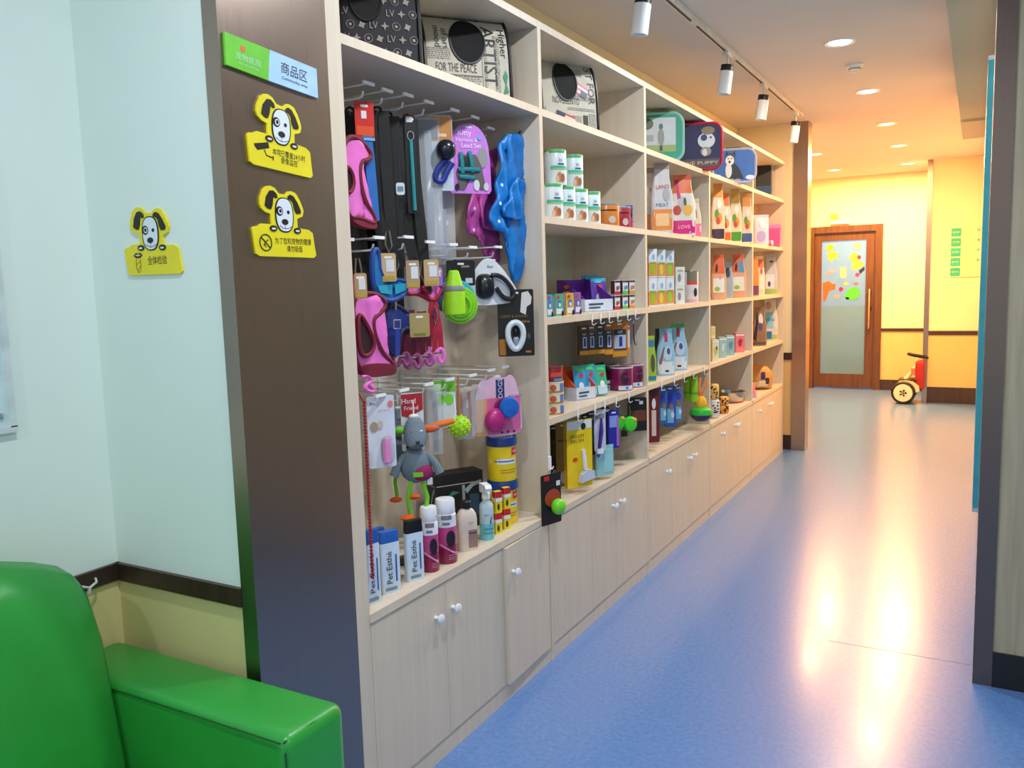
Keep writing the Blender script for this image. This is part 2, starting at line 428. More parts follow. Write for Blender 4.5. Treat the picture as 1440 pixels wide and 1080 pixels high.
for i in range(5):
    u = thing('shelving_unit', LAB[i], 'shelf', (0, A[i], 0), 0, 'maple shelving units along the left wall')
    lo = -.055 if i == 0 else -TH/2
    W = BAY-TH/2 if i < 4 else BAY+TH/2
    a0 = 0 if i == 0 else TH/2
    box('side_panel', MAPLE, u, -D, .0, lo, a0, 0, ZT+TH/2)
    if i == 4: box('side_panel', MAPLE, u, -D, .0, BAY-TH/2, W, 0, ZT+TH/2)
    e = BAY-TH/2
    box('back_panel', MAPLE, u, -D-.012, -D, lo, W, .0, ZT+TH/2)
    box('top_panel', MAPLE, u, -D, -.0005, a0, e, ZT-TH/2, ZT+TH/2-.0005)
    for z in ((Z1,) if i == 0 else (Z1, Z2, Z3, Z4)):
        box('shelf', MAPLE, u, -D, -.0005, a0, e, z-TH/2, z+TH/2)
    box('counter', MAPLE, u, -D, .004, a0, e, ZC-TH/2, ZC+TH/2)
    box('plinth', MAPLE, u, -.03, -.004, a0, e, 0, .062)
    box('cabinet_floor', MAPLE, u, -D, -.03, a0, e, .03, .062)
    for k, (p, q, kn) in enumerate(DOORS[i]):
        d = bpy.data.objects.new('door', None)
        ajar = (i == 0 and k == 2)
        dm = MB().box(-.018, 0, p-q, 0, .066, ZC-TH/2-.004).build('door', MAPLE, u, 0)
        dm.location = (0.0, q, 0)
        if ajar: dm.location = (.004, q, 0); dm.rotation_euler = (0, 0, R(1.6))
        if kn is not None:
            kz = .478 if i < 3 else .50
            MB().lathe([(.007, 0), (.006, .012), (.012, .016), (.0155, .021), (.0145, .027), (.008, .030), (.001, .0305)], 18, (0, kn-q, kz), 'x').build('knob', KNOBM, dm)

# ================================================================== SIGNS
YEL = (236, 222, 34)
t = thing('area_sign', 'green and pale blue commodity area sign on the steel pillar', 'sign', (.0005, 1.4945, 1.985), 90)
t.rotation_euler = (0, R(0), R(90))
g = MB().prism([(-.145, .014), (.0-.022, .0045), (-.012, .075), (-.145, .0835)], -.006, 0).build('green_panel', mat((112, 205, 62), .35), t, 0)
MB().prism([(-.022, .0045), (.144, -.006), (.144, .064), (-.012, .075)], -.006, 0).build('blue_panel', mat((176, 216, 245), .35), t, 0)
letters(t, '商品区', .064, .038, .030, (40, 50, 70), e=.0066, rot=-4, fitw=.088)
letters(t, 'Commodity area', .064, .017, .0105, (40, 60, 90), e=.0066, rot=-4, fitw=.086)
shape(t, 'emblem', [(-.094+dx, .058+dz) for dx, dz in ((-.006, -.007), (.004, -.006), (.007, .002), (.004, .009), (-.001, .004), (-.005, .008), (-.007, .001))], (225, 110, 50), y=-.006, th=.0007)
letters(t, '宠物医院', -.08, .037, .0165, (180, 235, 190), e=.0066, rot=-4, fitw=.075)
letters(t, 'PET HOSPITAL', -.08, .0235, .006, (180, 235, 190), e=.0066, rot=-4, fitw=.06)

def dog_sign(label, loc, rz, W, H, kind, tilt=0):
    t = thing('dog_notice_sign', label, 'sign', loc, rz)
    t.rotation_euler = (0, R(tilt), R(rz))
    su, sv = W/880, H/950
    def q(pts): return [((x-505)*su, (997-y)*sv) for x, y in pts]
    def ov(x, y, a, b, n=22): return q(oval(x, y, a, b, n))
    ym = mat(YEL, .4, var=.03)
    base = MB().prism(q([(70,640),(90,605),(150,595),(190,562),(300,560),(330,575),(690,590),(850,605),(910,650),(925,820),(945,960),(910,997),(150,990),(100,960),(85,800)]), -.005, 0).build('plate', ym, t, 0)
    MB().prism(q([(330,580),(325,425),(255,405),(205,360),(190,310),(195,230),(240,110),(285,65),(340,50),(400,75),(450,140),(540,150),(580,100),(630,90),(690,115),(740,200),(775,290),(790,350),(770,425),(690,465),(690,600)]), -.0049, -.0001).build('head_outline', ym, t, 0)
    K = (16, 14, 16)
    shape(t, 'ear', q([(248,320),(270,200),(320,118),(370,110),(415,150),(425,200),(395,210),(368,185),(352,300),(330,360),(290,358)]), K, y=-.005)
    shape(t, 'ear', q([(565,172),(600,140),(650,160),(700,240),(745,350),(735,390),(675,395),(650,340),(635,250),(605,212),(572,205)]), K, y=-.005)
    def cap(gr): return [(507+math.copysign(abs(math.cos(a))**.75, math.cos(a))*(128+gr), 425+math.copysign(abs(math.sin(a))**.85, math.sin(a))*(235+gr)) for a in [2*math.pi*i/36 for i in range(36)]]
    shape(t, 'face_outline', q(cap(0)), K, y=-.005, th=.0012)
    f = shape(t, 'face', q(cap(-16)), (222, 234, 246), y=-.0062, th=.0006)
    shape(f, 'eye_patch', ov(437, 378, 48, 64), K, y=-.0068, th=.0004)
    shape(f, 'eye_ring', ov(446, 378, 28, 42), (230, 235, 240), y=-.0072, th=.0004)
    shape(f, 'pupil', ov(446, 376, 17, 27), K, y=-.0076, th=.0004)
    shape(f, 'eye', ov(558, 385, 20, 26), K, y=-.0068, th=.0004)
    shape(f, 'nose', ov(505, 520, 46, 40), K, y=-.0068, th=.0006)
    MB().tube([(p[0], -.0069, p[1]) for p in q([(430,572),(465,600),(505,611),(552,603),(597,578)])], .0007).build('smile', mat(K, .5, var=0), f)
    MB().tube([(p[0], -.0069, p[1]) for p in q([(505,555),(505,611)])], .0006).build('muzzle_line', mat(K, .5, var=0), f)
    for x, y in ((345, 615), (678, 628)):
        pw = shape(t, 'paw', ov(x, y, 50, 40), K, y=-.005, th=.002)
        shape(pw, 'paw_highlight', ov(x, y+4, 30, 14), (220, 224, 215), y=-.007, th=.0004)
    def tx(s, x, y, size, fw): letters(t, s, (x-505)*su, (997-y)*sv, size, K, e=.0056, fitw=fw)
    if kind == 'camera':
        shape(t, 'camera_icon', q([(150,725),(330,665),(345,735),(195,795),(165,765)]), K, y=-.005, th=.0008)
        MB().tube([(p[0], -.0055, p[1]) for p in q([(280,770),(305,835),(395,850)])], .0012).tube([(p[0], -.0055, p[1]) for p in q([(395,825),(395,880)])], .0012).build('camera_bracket', mat(K, .5, var=0), t)
        tx('本院已覆盖24小时', 610, 770, .0165, .108); tx('录像监控', 610, 860, .0165, .055)
    elif kind == 'smoke':
        MB().tube([(p[0], -.0055, p[1]) for p in ov(232, 808, 78, 108, 26)], .0014, 6, True).tube([(p[0], -.0055, p[1]) for p in q([(175,740),(290,880)])], .0014).build('ban_ring', mat(K, .5, var=0), t)
        MB().tube([(p[0], -.0055, p[1]) for p in q([(205,845),(232,800),(265,770)])], .0012).tube([(p[0], -.0055, p[1]) for p in q([(210,770),(225,800),(215,830),(235,870)])], .0009).build('cigarette_icon', mat(K, .5, var=0), t)
        tx('为了您和宠物的健康', 615, 785, .0165, .122); tx('请勿吸烟', 625, 888, .0165, .052)
    else:
        lp = shape(t, 'lips_icon', q([(215,715),(255,680),(290,690),(320,680),(355,715),(320,752),(250,752)]), (50, 20, 14), y=-.005, th=.0008)
        shape(lp, 'teeth', q([(240,715),(285,700),(335,715),(285,728)]), (220, 210, 190), y=-.0058, th=.0004)
        MB().tube([(p[0], -.0055, p[1]) for p in q([(255,765),(245,830),(250,900),(275,955),(310,930),(320,850),(315,770)])], .0007).tube([(p[0], -.0055, p[1]) for p in q([(255,840),(310,800)])], .0006).tube([(p[0], -.0055, p[1]) for p in q([(262,930),(312,860)])], .0006).build('carrot_icon', mat((120, 110, 20), .5, var=0), t)
        tx('全体检验', 580, 805, .022, .068)
dog_sign('yellow dog sign with surveillance camera icon, upper one on steel pillar', (.0005, 1.4985, 1.787), 90, .213, .170, 'camera', 3.5)
dog_sign('yellow dog sign with no-smoking icon, lower one on steel pillar', (.0005, 1.498, 1.586), 90, .208, .165, 'smoke', 0)
dog_sign('yellow dog sign with lips icon on the pale wall', (-.272, YW-.0005, 1.553), 0, .203, .163, 'lips', 0)

# white board at the very left
t = thing('wall_board', 'white framed board cut off at the left edge above sofa', 'board', (XL+.001, .605, 1.21), 90)
MB().box(-.5, .5, -.012, 0, 0, .62).build('panel', mat((200, 222, 226), .3), t, 0)
MB().box(.49, .505, -.016, 0, 0, .62).box(-.505, .505, -.016, 0, -.012, .003).build('frame', mat((225, 235, 238), .3, .3), t, 0)
MB().lathe([(.001, -.02), (.006, -.019), (.007, -.012), (.007, -.001)], 12, (.47, 0, .03), 'y').build('mounting_stud', mat((200, 200, 200), .25, .9), t)

# ================================================================== SOFA
LEA = mat((42, 152, 58), .32, var=.05, scale=6, bump=.12, bscale=260)
SEAM = mat((16, 92, 30), .5, var=0)
t = thing('sofa', 'bright green leather sofa in the corner by the steel pillar', 'sofa', (0, 0, 0))
def soft(mb, name, m, parent, bev=.04, seg=4):
    o = mb.build(name, m, parent, 0)
    b = o.modifiers.new('bevel', 'BEVEL'); b.width = bev; b.segments = seg; b.limit_method = 'ANGLE'
    o.data.polygons.foreach_set('use_smooth', [True]*len(o.data.polygons))
    return o
def backrest():
    s = MB()
    # side profile (x, z) lofted along y with a domed top
    ys = [-.95, -.93, -.6, 0, .5, .95, 1.06, 1.115, 1.135]
    for_y = []
    for y in ys:
        k = 1-.10*max(0, (y-.75)/.385)**2.2
        e = .0 if -.93 < y < 1.12 else .02
        pr = [(-.505+e, .08), (-.255-e, .08), (-.215-e, .44), (-.235-e, .62*k+.0), (-.265-e, .80*k), (-.30-e, .90*k), (-.345, .958*k-e), (-.40, .972*k-e), (-.46, .955*k-e), (-.495+e, .90*k), (-.505+e, .80*k)]
        for_y.append([(p[0], y, p[1]) for p in pr])
    return s.rings(for_y)
b = backrest().build('backrest', LEA, t, 50)
soft(MB().box(-.49, .277, 1.135, 1.318, .05, .615), 'armrest', LEA, t, .028)
MB().tube([(-.3, 1.137, .604), (.0, 1.135, .606), (.262, 1.134, .606)], .0022).tube([(.264, 1.142, .604), (.266, 1.22, .607), (.264, 1.30, .604)], .0022).tube([(.2705, 1.139, .585), (.273, 1.139, .3), (.273, 1.139, .06)], .0022).build('seam', SEAM, t)
soft(MB().box(-.22, .25, -.9, 1.13, .22, .43), 'seat_cushion', LEA, t, .045)
soft(MB().box(-.49, .24, -.92, 1.12, .06, .215), 'base', LEA, t, .02)
soft(MB().box(-.49, .285, -1.12, -.955, .05, .615), 'armrest', LEA, t, .028)
for x in (-.44, .2):
    for y in (-1.04, 1.22): MB().lathe([(.018, 0), (.022, .05)], 12, (x, y, 0)).build('foot', BLACK, t)
t = thing('cable_end', 'short white cable end poking out behind the sofa at wall rail', 'cable', (XL+.02, 1.26, .79))
MB().tube([(-.006, .01, .0), (.012, .0, -.004), (.028, -.03, -.006), (.03, -.06, .008)], .0032, 8).build('cord', mat((225, 228, 230), .4), t)
MB().tube([(.028, -.03, -.006), (.026, -.032, -.02)], .0045, 8).build('plug', mat((225, 228, 230), .4), t)

# ================================================================== END DOOR
t = struct(thing('door_1', 'brown wooden door with sticker-covered glass at corridor end', 'door', (DX0, YE, 0)))
W_ = DX1-DX0
MB().box(0, .055, -.03, .12, 0, DH).build('jamb', BROWNWOOD, t, 0); MB().box(W_-.085, W_, -.03, .12, 0, DH).build('jamb', BROWNWOOD, t, 0)
MB().box(.055, W_-.085, -.03, .12, DH-.085, DH).build('head', BROWNWOOD, t, 0)
x0, x1 = .058, W_-.088; zt = DH-.09
lf = MB().box(x0, x0+.085, .015, .06, .015, zt).box(x1-.115, x1, .015, .06, .015, zt).box(x0+.085, x1-.115, .015, .06, zt-.10, zt).box(x0+.085, x1-.115, .015, .06, .015, .20).build('leaf', BROWNWOOD, t, 0)
gx0, gx1 = x0+.085, x1-.115
glass = mat((130, 175, 210), .08, alpha=.30, var=0)
frost = mat((112, 156, 186), .35, var=0, alpha=.62)
MB().box(gx0, gx1, .034, .042, 1.12, zt-.10).build('glass_pane', glass, lf, 0)
MB().box(gx0, gx1, .034, .042, .20, 1.12).build('frosted_pane', frost, lf, 0)
def st(name, poly, c): shape(lf, name, [((x-1153)/(1222-1153)*(gx1-gx0)+gx0, 1.05+(443-y)/(443-337)*(zt-.10-1.05)) for x, y in poly], c, y=.033, th=.002)
def ovl(x, y, a, b): return oval(x, y, a, b, 14)
for nm, pl, c in (('sticker', ovl(1166, 347, 6, 5), (240, 195, 20)), ('sticker', [(1162,354),(1177,353),(1178,366),(1172,362),(1169,368),(1165,367)], (245, 205, 50)),
    ('sticker', ovl(1208, 346, 6, 6), (235, 160, 150)), ('sticker', [(1197,360),(1203,355),(1209,358),(1208,366),(1219,372),(1216,377),(1203,383),(1200,378),(1202,368),(1196,366)], (250, 225, 70)),
    ('sticker', ovl(1211, 363, 3, 3), (220, 50, 50)), ('sticker', [(1211,383),(1219,377),(1220,382),(1213,388)], (28, 36, 40)), ('sticker', ovl(1209, 389, 3.5, 3), (205, 60, 120)),
    ('sticker', [(1182,377),(1192,377),(1192,393),(1184,394),(1182,390)], (240, 180, 150)), ('sticker', ovl(1164, 386, 5, 3), (225, 140, 165)), ('sticker', ovl(1171, 382, 4, 3), (230, 150, 170)),
    ('sticker', [(1155,400),(1164,397),(1172,402),(1176,401),(1175,410),(1166,412),(1163,420),(1160,428),(1156,427)], (240, 95, 45)), ('sticker', ovl(1184, 410, 3.5, 3.5), (215, 40, 60)),
    ('sticker', ovl(1192, 402, 4, 2.5), (235, 200, 60)), ('sticker', ovl(1207, 402, 4, 2), (215, 100, 80)),
    ('sticker', [(1190,420),(1195,410),(1204,407),(1212,410),(1214,418),(1210,424),(1200,427),(1192,425)], (70, 190, 60)), ('sticker', ovl(1178, 421, 5, 3), (240, 150, 150)), ('sticker', ovl(1194, 424, 3, 2), (90, 200, 80))):
    st(nm, pl, c)
hd = MB().tube([(x1-.06, .014, 1.33), (x1-.06, -.03, 1.33), (x1-.06, -.035, 1.31), (x1-.06, -.035, .84), (x1-.06, -.03, .82), (x1-.06, .014, .82)], .011, 10).build('pull_handle', mat((225, 205, 170), .2, .9, var=0), lf)
MB().lathe([(.016, .005), (.016, .016)], 14, (x1-.045, 0, 1.08), 'y').build('lock', mat((70, 40, 20), .3, .6), lf)
t = thing('exit_lamp', 'small pale emergency lamp with yellow square above the door', 'lamp', (-.22, YE-.001, 2.205))
MB().box(-.08, .17, -.05, 0, 0, .055).build('housing', mat((245, 240, 220), .4), t, 0); box('yellow_cover', mat((245, 215, 60), .4), t, -.08, .01, -.055, -.03, .06, .13); MB().box(.03, .12, -.055, -.01, .06, .11).build('lamp_head', mat((240, 225, 190), .4), t, 0)
# things seen faintly through the frosted glass
t = thing('towel_pile', 'blue-green folded pile seen faintly behind frosted door glass', 'towels', (-.1, 12.6, 0))
MB().ell((0, 0, .3), (.32, .25, .16)).build('cloth', mat((60, 130, 150), .8), t)
box('stool', mat((150, 160, 165), .7), t, -.25, .25, -.2, .2, 0, .2)

# wall price board
t = thing('price_board', 'cream price board with teal tabs on the end wall', 'board', (1.16, YRE-.001, 1.465))
box('panel', mat((250, 222, 175), .5, var=.02), t, 0, .40, -.012, 0, 0, .565)
for k in range(5):
    z = .012+.112*k
    tb = box('teal_tab', mat((45, 190, 165), .4), t, .0, .10, -.015, -.0121, z, z+.095)
    letters(tb, '服务项目', .05, z+.048, .022, (210, 225, 90), e=.0165, fitw=.07)
    if k: box('price_mark', mat((120, 190, 180), .5), t, .26, .29, -.0135, -.0121, z+.05, z+.08)

# ================================================================== BALANCE SCOOTER
t = thing('balance_scooter', 'white two-wheeled balance scooter with ring handle and red bag', 'scooter', (.745, 10.72, 0), 0)
TYRE = mat((20, 20, 22), .6); IV = mat((240, 226, 190), .35)
def wheel(y, vis):
    wq = MB().lathe([(.085, -.035), (.118, -.04), (.130, -.03), (.133, 0), (.130, .03), (.118, .04), (.085, .035)], 32, (-.03, y, .133), 'y').build('wheel', TYRE, t)
    s = -1 if y < .1 else 1
    MB().lathe([(.001, s*.040), (.045, s*.043), (.075, s*.041), (.098, s*.043), (.103, s*.039), (.103, s*.0)], 28, (-.03, y, .133), 'y').build('rim', IV, wq)
    for k in range(5):
        a = 2*math.pi*k/5
        MB().lathe([(.012, s*.040), (.012, s*.046), (.001, s*.047)], 10, (-.03+.03*math.cos(a), y, .133+.03*math.sin(a)), 'y').build('hub_hole', TYRE, wq)
    MB().lathe([(.017, s*.040), (.015, s*.049), (.001, s*.050)], 12, (-.03, y, .133), 'y').build('hub_cap', mat((150, 130, 110), .3, .5), wq)
wheel(0, 1); wheel(.33, 0)
MB().rings([[(x, y, z) for x, z in ((-.10, .15), (-.11, .22), (-.06, .27), (.0, .275), (.07, .26), (.13, .21), (.14, .15), (.06, .11), (-.04, .11))] for y in (.045, .285)]).build('deck', IV, t)
MB().box(-.09, .12, .05, .28, .276, .284).build('foot_mat', mat((60, 55, 50), .7), t, 0)
MB().tube([(-.02, .165, .27), (.05, .165, .36), (.10, .165, .46), (.105, .165, .53)], [.028, .024, .022, .016], 10).build('stem', IV, t)
MB().tube([(.105+.10*math.cos(a), .165+.075*math.sin(a), .555+.025*math.cos(a+2.6)) for a in [2*math.pi*i/24 for i in range(24)]], .017, 8, True).build('handle_ring', TYRE, t)
soft(MB().box(.085, .185, .06, .27, .16, .50), 'red_bag', mat((165, 30, 32), .6), t, .03)
box('bag_patch', mat((235, 120, 90), .5), t, .04, .086, .10, .2, .33, .41)

# ================================================================== PRODUCT BUILDERS
def deco(par, f, hw, h, items, face=None, d=0):
    for n_, it in enumerate(items):
        k = it[0]; up = n_*.00025
        if k == 'r': o = patch(par, it[1], it[2]*hw, it[3]*hw, it[4]*h, it[5]*h, it[6], f, e=.0010+up)
        elif k == 'o': o = shape(par, it[1], oval(it[2]*hw, it[3]*h, it[4]*hw, it[5]*h, 16), it[6], f=f, e=.0018+up)
        elif k == 'p': o = shape(par, it[1], [(x*hw, z*h) for x, z in it[2]], it[3], f=f, e=.0018+up)
        elif k == 't':
            o = letters(par, it[1], it[2]*hw, it[3]*h, it[4]*h, it[5], f, rot=it[6] if len(it) > 6 else 0, e=.0024+up, fitw=(it[7]*hw if len(it) > 7 else None))
        if face == 'l' and o: o.rotation_euler = (0, 0, R(-90)); o.location = (-d, 0, 0)
def boxed(name, label, cat, b, rz, dr, zs, X, col, items=(), side=(), group=None, h=None, lid=None, **kw):
    loc, w_, d_, hh = fit(b, rz, dr, zs, X); hh = h or hh
    t = thing(name, label, cat, loc, rz, group)
    MB().box(-w_/2, w_/2, -d_/2, d_/2, 0, hh).build('carton', mat(col, .45, **kw), t, 0)
    deco(t, lambda x, z: -d_/2, w_/2, hh, items)
    deco(t, lambda x, z: 0, d_/2, hh, side, 'l', w_/2)
    if lid: box('lid', mat(lid, .4), t, -w_/2-.002, w_/2+.002, -d_/2-.002, d_/2+.002, hh-.012, hh+.002)
    return t, w_, d_, hh
def canned(name, label, cat, b, rz, zs, X, col, lid=(205, 205, 205), items=(), group=None, h=None, r_=None, metal=0, rim=True):
    loc, w_, d_, hh = fit(b, rz, .02, zs, X); hh = h or hh; r_ = r_ or w_/2
    t = thing(name, label, cat, loc, rz, group)
    MB().lathe([(r_*.97, 0), (r_, .004), (r_, hh-.005), (r_*.97, hh-.002)], 28).build('body', mat(col, .3, metal), t)
    MB().lathe([(r_*1.01, hh-.007), (r_*1.02, hh-.002), (r_*1.0, hh), (r_*.93, hh), (r_*.92, hh-.003), (.001, hh-.003)], 28).build('lid', mat(lid, .3, .7 if lid[0] == lid[1] else 0), t)
    f = lambda x, z: -math.sqrt(max(r_*r_-x*x, 1e-8))
    deco(t, f, r_, hh, items)
    return t, r_, hh
def pouch(name, label, cat, b, rz, dr, zs, X, col, items=(), seal=None, group=None, k=.55, taper=.06, belly=.0, neck=1.0, top=.93, lean=0, rough=.28, part='bag_body'):
    loc, w_, d_, hh = fit(b, rz, dr, zs, X)
    t = thing(name, label, cat, loc, rz, group)
    if lean: t.rotation_euler = (R(lean), 0, R(rz))
    def ab(z):
        u = min(max(z/(hh*top), 0), 1)
        q_ = min(max((u-.5)/.42, 0), 1); q_ = q_*q_*(3-2*q_)
        a = w_/2*(1-taper*u)*(1-(1-neck)*q_)*(.94+.06*min(u*8, 1)); bb = d_/2*max((1-u)**k, .03)*(.86+.14*min(u*6, 1))
        return a, bb
    def f(x, z):
        a, bb = ab(z); q = min(abs(x/a), .999); return -bb*(1-q**2.8)**(1/2.8)
    f.xs = lambda z: ab(z)[0]/(w_/2*(1-taper))
    rs = []
    for j in range(17):
        z = hh*top*j/16; a, bb = ab(z); ring = []
        for i in range(28):
            th = 2*math.pi*i/28; c, s = math.cos(th), math.sin(th); e = 2/2.8
            wob = 1+.03*math.sin(5*th+j*1.3)+.02*math.sin(9*th-j*.9)
            ring.append((a*math.copysign(abs(c)**e, c), bb*wob*math.copysign(abs(s)**e, s), z))
        rs.append(ring)
    MB().rings(rs).build(part, mat(col, rough, var=.05), t, 60)
    a, bb = ab(hh*top)
    MB().box(-a, a, -.003, .003, hh*top-.004, hh).build('top_seal', mat(seal or col, rough), t, 0)
    deco(t, f, w_/2*(1-taper)*.98, hh, items)
    return t, w_, d_, hh, f
def card(name, label, cat, b, rz, X, col, items=(), th=.003, shapefn=None, group=None, peg_to=None, dr=.02, hole=True):
    loc, w_, d_, hh = fit(b, rz, dr, None, X)
    t = thing(name, label, cat, loc, rz, group)
    poly = shapefn(w_, hh) if shapefn else rr(-w_/2, w_/2, 0, hh, .006, 3)
    MB().prism(poly, -th/2, th/2).build('backing_card', mat(col, .4), t, 0)
    if hole: shape(t, 'hanging_slot', rr(-.012, .012, hh-.016, hh-.009, .003, 3), (235, 235, 235), y=-th/2, th=.0008)
    deco(t, lambda x, z: -th/2, w_/2, hh, items)
    return t, w_, hh
def bubble(par, name, cx, cz, a, c, depth, m, y=-.0015, n=18):
    s = MB(); rs = []
    for j in range(6):
        u = j/5*math.pi/2
        rs.append([(cx+a*math.cos(u)*math.copysign(abs(math.cos(q))**.7, math.cos(q)), y-depth*math.sin(u), cz+c*math.cos(u)*math.copysign(abs(math.sin(q))**.7, math.sin(q))) for q in [2*math.pi*i/n for i in range(n)]])
    return s.rings(rs).build(name, m, par, 60)

PEGS = []
def peg(y, z, x1, label, two=True):
    t = thing('display_hook', label, 'hook', (-D, y, z), 0, 'white wire display hooks')
    L = D+x1
    MB().box(0, .005, -.011, .011, -.03, .04).build('back_plate', WIRE, t, 0)
    MB().tube([(.003, 0, 0), (L-.02, 0, 0), (L-.006, 0, .003), (L, 0, .018)], .0034).build('prong', WIRE, t)
    if two:
        MB().tube([(.003, 0, .034), (L+.02, 0, .036)], .0030).build('tag_wire', WIRE, t)
        MB().box(L+.017, L+.024, -.024, .024, .0315, .0405).build('tag_holder', WHITE, t, 0)
    return t
def strap(par, name, pts, w_, m, th=.0035):
    """flat webbing along pts (x,y,z), broad across the local x axis"""
    s = MB(); rs = []
    P = [Vector(p) for p in pts]
    for i, p in enumerate(P):
        a = P[max(i-1, 0)]; b = P[min(i+1, len(P)-1)]; t_ = (b-a).normalized()
        n = Vector((1, 0, 0)); n = (n-t_*n.dot(t_)).normalized(); q = t_.cross(n)
        rs.append([p+n*w_/2+q*th/2, p-n*w_/2+q*th/2, p-n*w_/2-q*th/2, p+n*w_/2-q*th/2])
    return s.rings(rs).build(name, m, par, 0)
def pxy(pts, X, O=None):
    """pixel outline -> local (x,z) of a thing at O that faces +x (rz=90)"""
    q = [on(x, y, 'x', X) for x, y in pts]
    if O is None: O = Vector((X, sum(p.y for p in q)/len(q), min(p.z for p in q)))
    return O, [(p.y-O.y, p.z-O.z) for p in q]
def smooth_poly(p, n=2):
    for _ in range(n):
        o = []
        for i in range(len(p)):
            a, b = p[i], p[(i+1) % len(p)]
            o += [(a[0]*.75+b[0]*.25, a[1]*.75+b[1]*.25), (a[0]*.25+b[0]*.75, a[1]*.25+b[1]*.75)]
        p = o
    return p
def padded(par, name, poly, th, m, y=0.0, puff=.5):
    """soft sheet: outline with rounded edges, th thick"""
    cx = sum(p[0] for p in poly)/len(poly); cz = sum(p[1] for p in poly)/len(poly)
    def inset(k): return [(cx+(p[0]-cx)*k, cz+(p[1]-cz)*k) for p in poly]
    rs = []
    for k, yy in ((.95, y-th/2), (.99, y-th*.38), (1, y), (.99, y+th*.38), (.95, y+th/2)):
        rs.append([(p[0], yy, p[1]) for p in inset(k)])
    return MB().rings(rs).build(name, m, par, 50)
def cloth(par, name, poly, th, m, y=0.0, amp=.006, fr=60.0, seed=0.0):
    """wrinkled sheet cut to an outline, solidified to th"""
    bm = bmesh.new(); vs = [bm.verts.new((p[0], y, p[1])) for p in poly]; bm.faces.new(vs)
    bmesh.ops.triangulate(bm, faces=bm.faces[:])
    for _ in range(3):
        ed = [e for e in bm.edges if e.calc_length() > .014]
        if not ed: break
        bmesh.ops.subdivide_edges(bm, edges=ed, cuts=1); bmesh.ops.triangulate(bm, faces=bm.faces[:])
        bmesh.ops.beautify_fill(bm, faces=bm.faces[:], edges=[e for e in bm.edges if not e.is_boundary])
    for v in bm.verts:
        x, z = v.co.x, v.co.z
        v.co.y = y+amp*(math.sin(fr*(x+.35*z)+seed)+.6*math.sin(fr*1.7*(x-.2*z)+1.3+seed)+.5*math.sin(fr*.8*z+seed*2))
    bmesh.ops.recalc_face_normals(bm, faces=bm.faces)
    me = bpy.data.meshes.new(name); bm.to_mesh(me); bm.free(); me.materials.append(m)
    me.polygons.foreach_set('use_smooth', [True]*len(me.polygons))
    o = bpy.data.objects.new(name, me); COL.objects.link(o); o.parent = par
    md = o.modifiers.new('thickness', 'SOLIDIFY'); md.thickness = th; md.offset = 0
    return o
def chai(p, n=2):
    for _ in range(n):
        o = [p[0]]
        for a, b in zip(p[:-1], p[1:]):
            o += [tuple(u*.75+v*.25 for u, v in zip(a, b)), tuple(u*.25+v*.75 for u, v in zip(a, b))]
        p = o+[p[-1]]
    return p
def piping(par, name, poly, r_, m, y=0.0): return MB().tube([(p[0], y, p[1]) for p in poly], r_, 6, True).build(name, m, par)

# ================================================================== CARRIERS ON THE TOP SHELF
def carrier(name, label, b, X, rz, dr, fab, items, h=None, wx=0, wz=.66):
    loc, w_, d_, hh = fit(b, rz, dr, S1, X); hh = h or hh
    t = thing(name, label, 'pet carrier', loc, rz)
    def fz(z):
        u = min(max(z/hh, 0), 1); return -d_/2*(1-.16*u-.62*u**5)
    prof = []
    N = 14
    for j in range(N+1): prof.append((fz(hh*j/N), hh*j/N))
    back = [(-p[0], p[1]) for p in prof[::-1]]
    pr = prof+back
    s = MB().rings([[(x, p[0], p[1]) for p in pr] for x in (-w_/2, w_/2)])
    s.build('body', mat(fab, .75, var=.04, bump=.1), t, 40)
    for x in (-w_/2, w_/2):
        MB().tube([(x, p[0], p[1]) for p in pr], .007, 6, True).build('piping', BLACK, t)
        q = MB().rings([[(x+(.002 if x > 0 else -.002)*k, p[0]*.9, hh*.5+(p[1]-hh*.5)*.9) for p in pr] for k in (0, 1)])
        q.build('end_mesh', mat((26, 26, 28), .8, bump=.3), t, 0)
    f = lambda x, z: fz(z)
    shape(t, 'mesh_window', [(wx*w_/2+p[0], p[1]) for p in oval(0, hh*wz, w_*.20, hh*.27, 26)], (12, 12, 13), f=f, e=.003, rough=.8)
    MB().tube([(wx*w_/2+p[0], f(0, p[1])-.003, p[1]) for p in oval(0, hh*wz, w_*.205, hh*.275, 26)], .004, 5, True).build('window_binding', BLACK, t)
    MB().tube([(-w_*.2, 0, hh-.004), (-w_*.17, 0, hh+.02), (0, 0, hh+.028), (w_*.17, 0, hh+.02), (w_*.2, 0, hh-.004)], .008, 8).build('carry_handle', BLACK, t)
    deco(t, f, w_/2, hh, items)
    return t, w_, d_, hh, f
INK = (52, 50, 48)
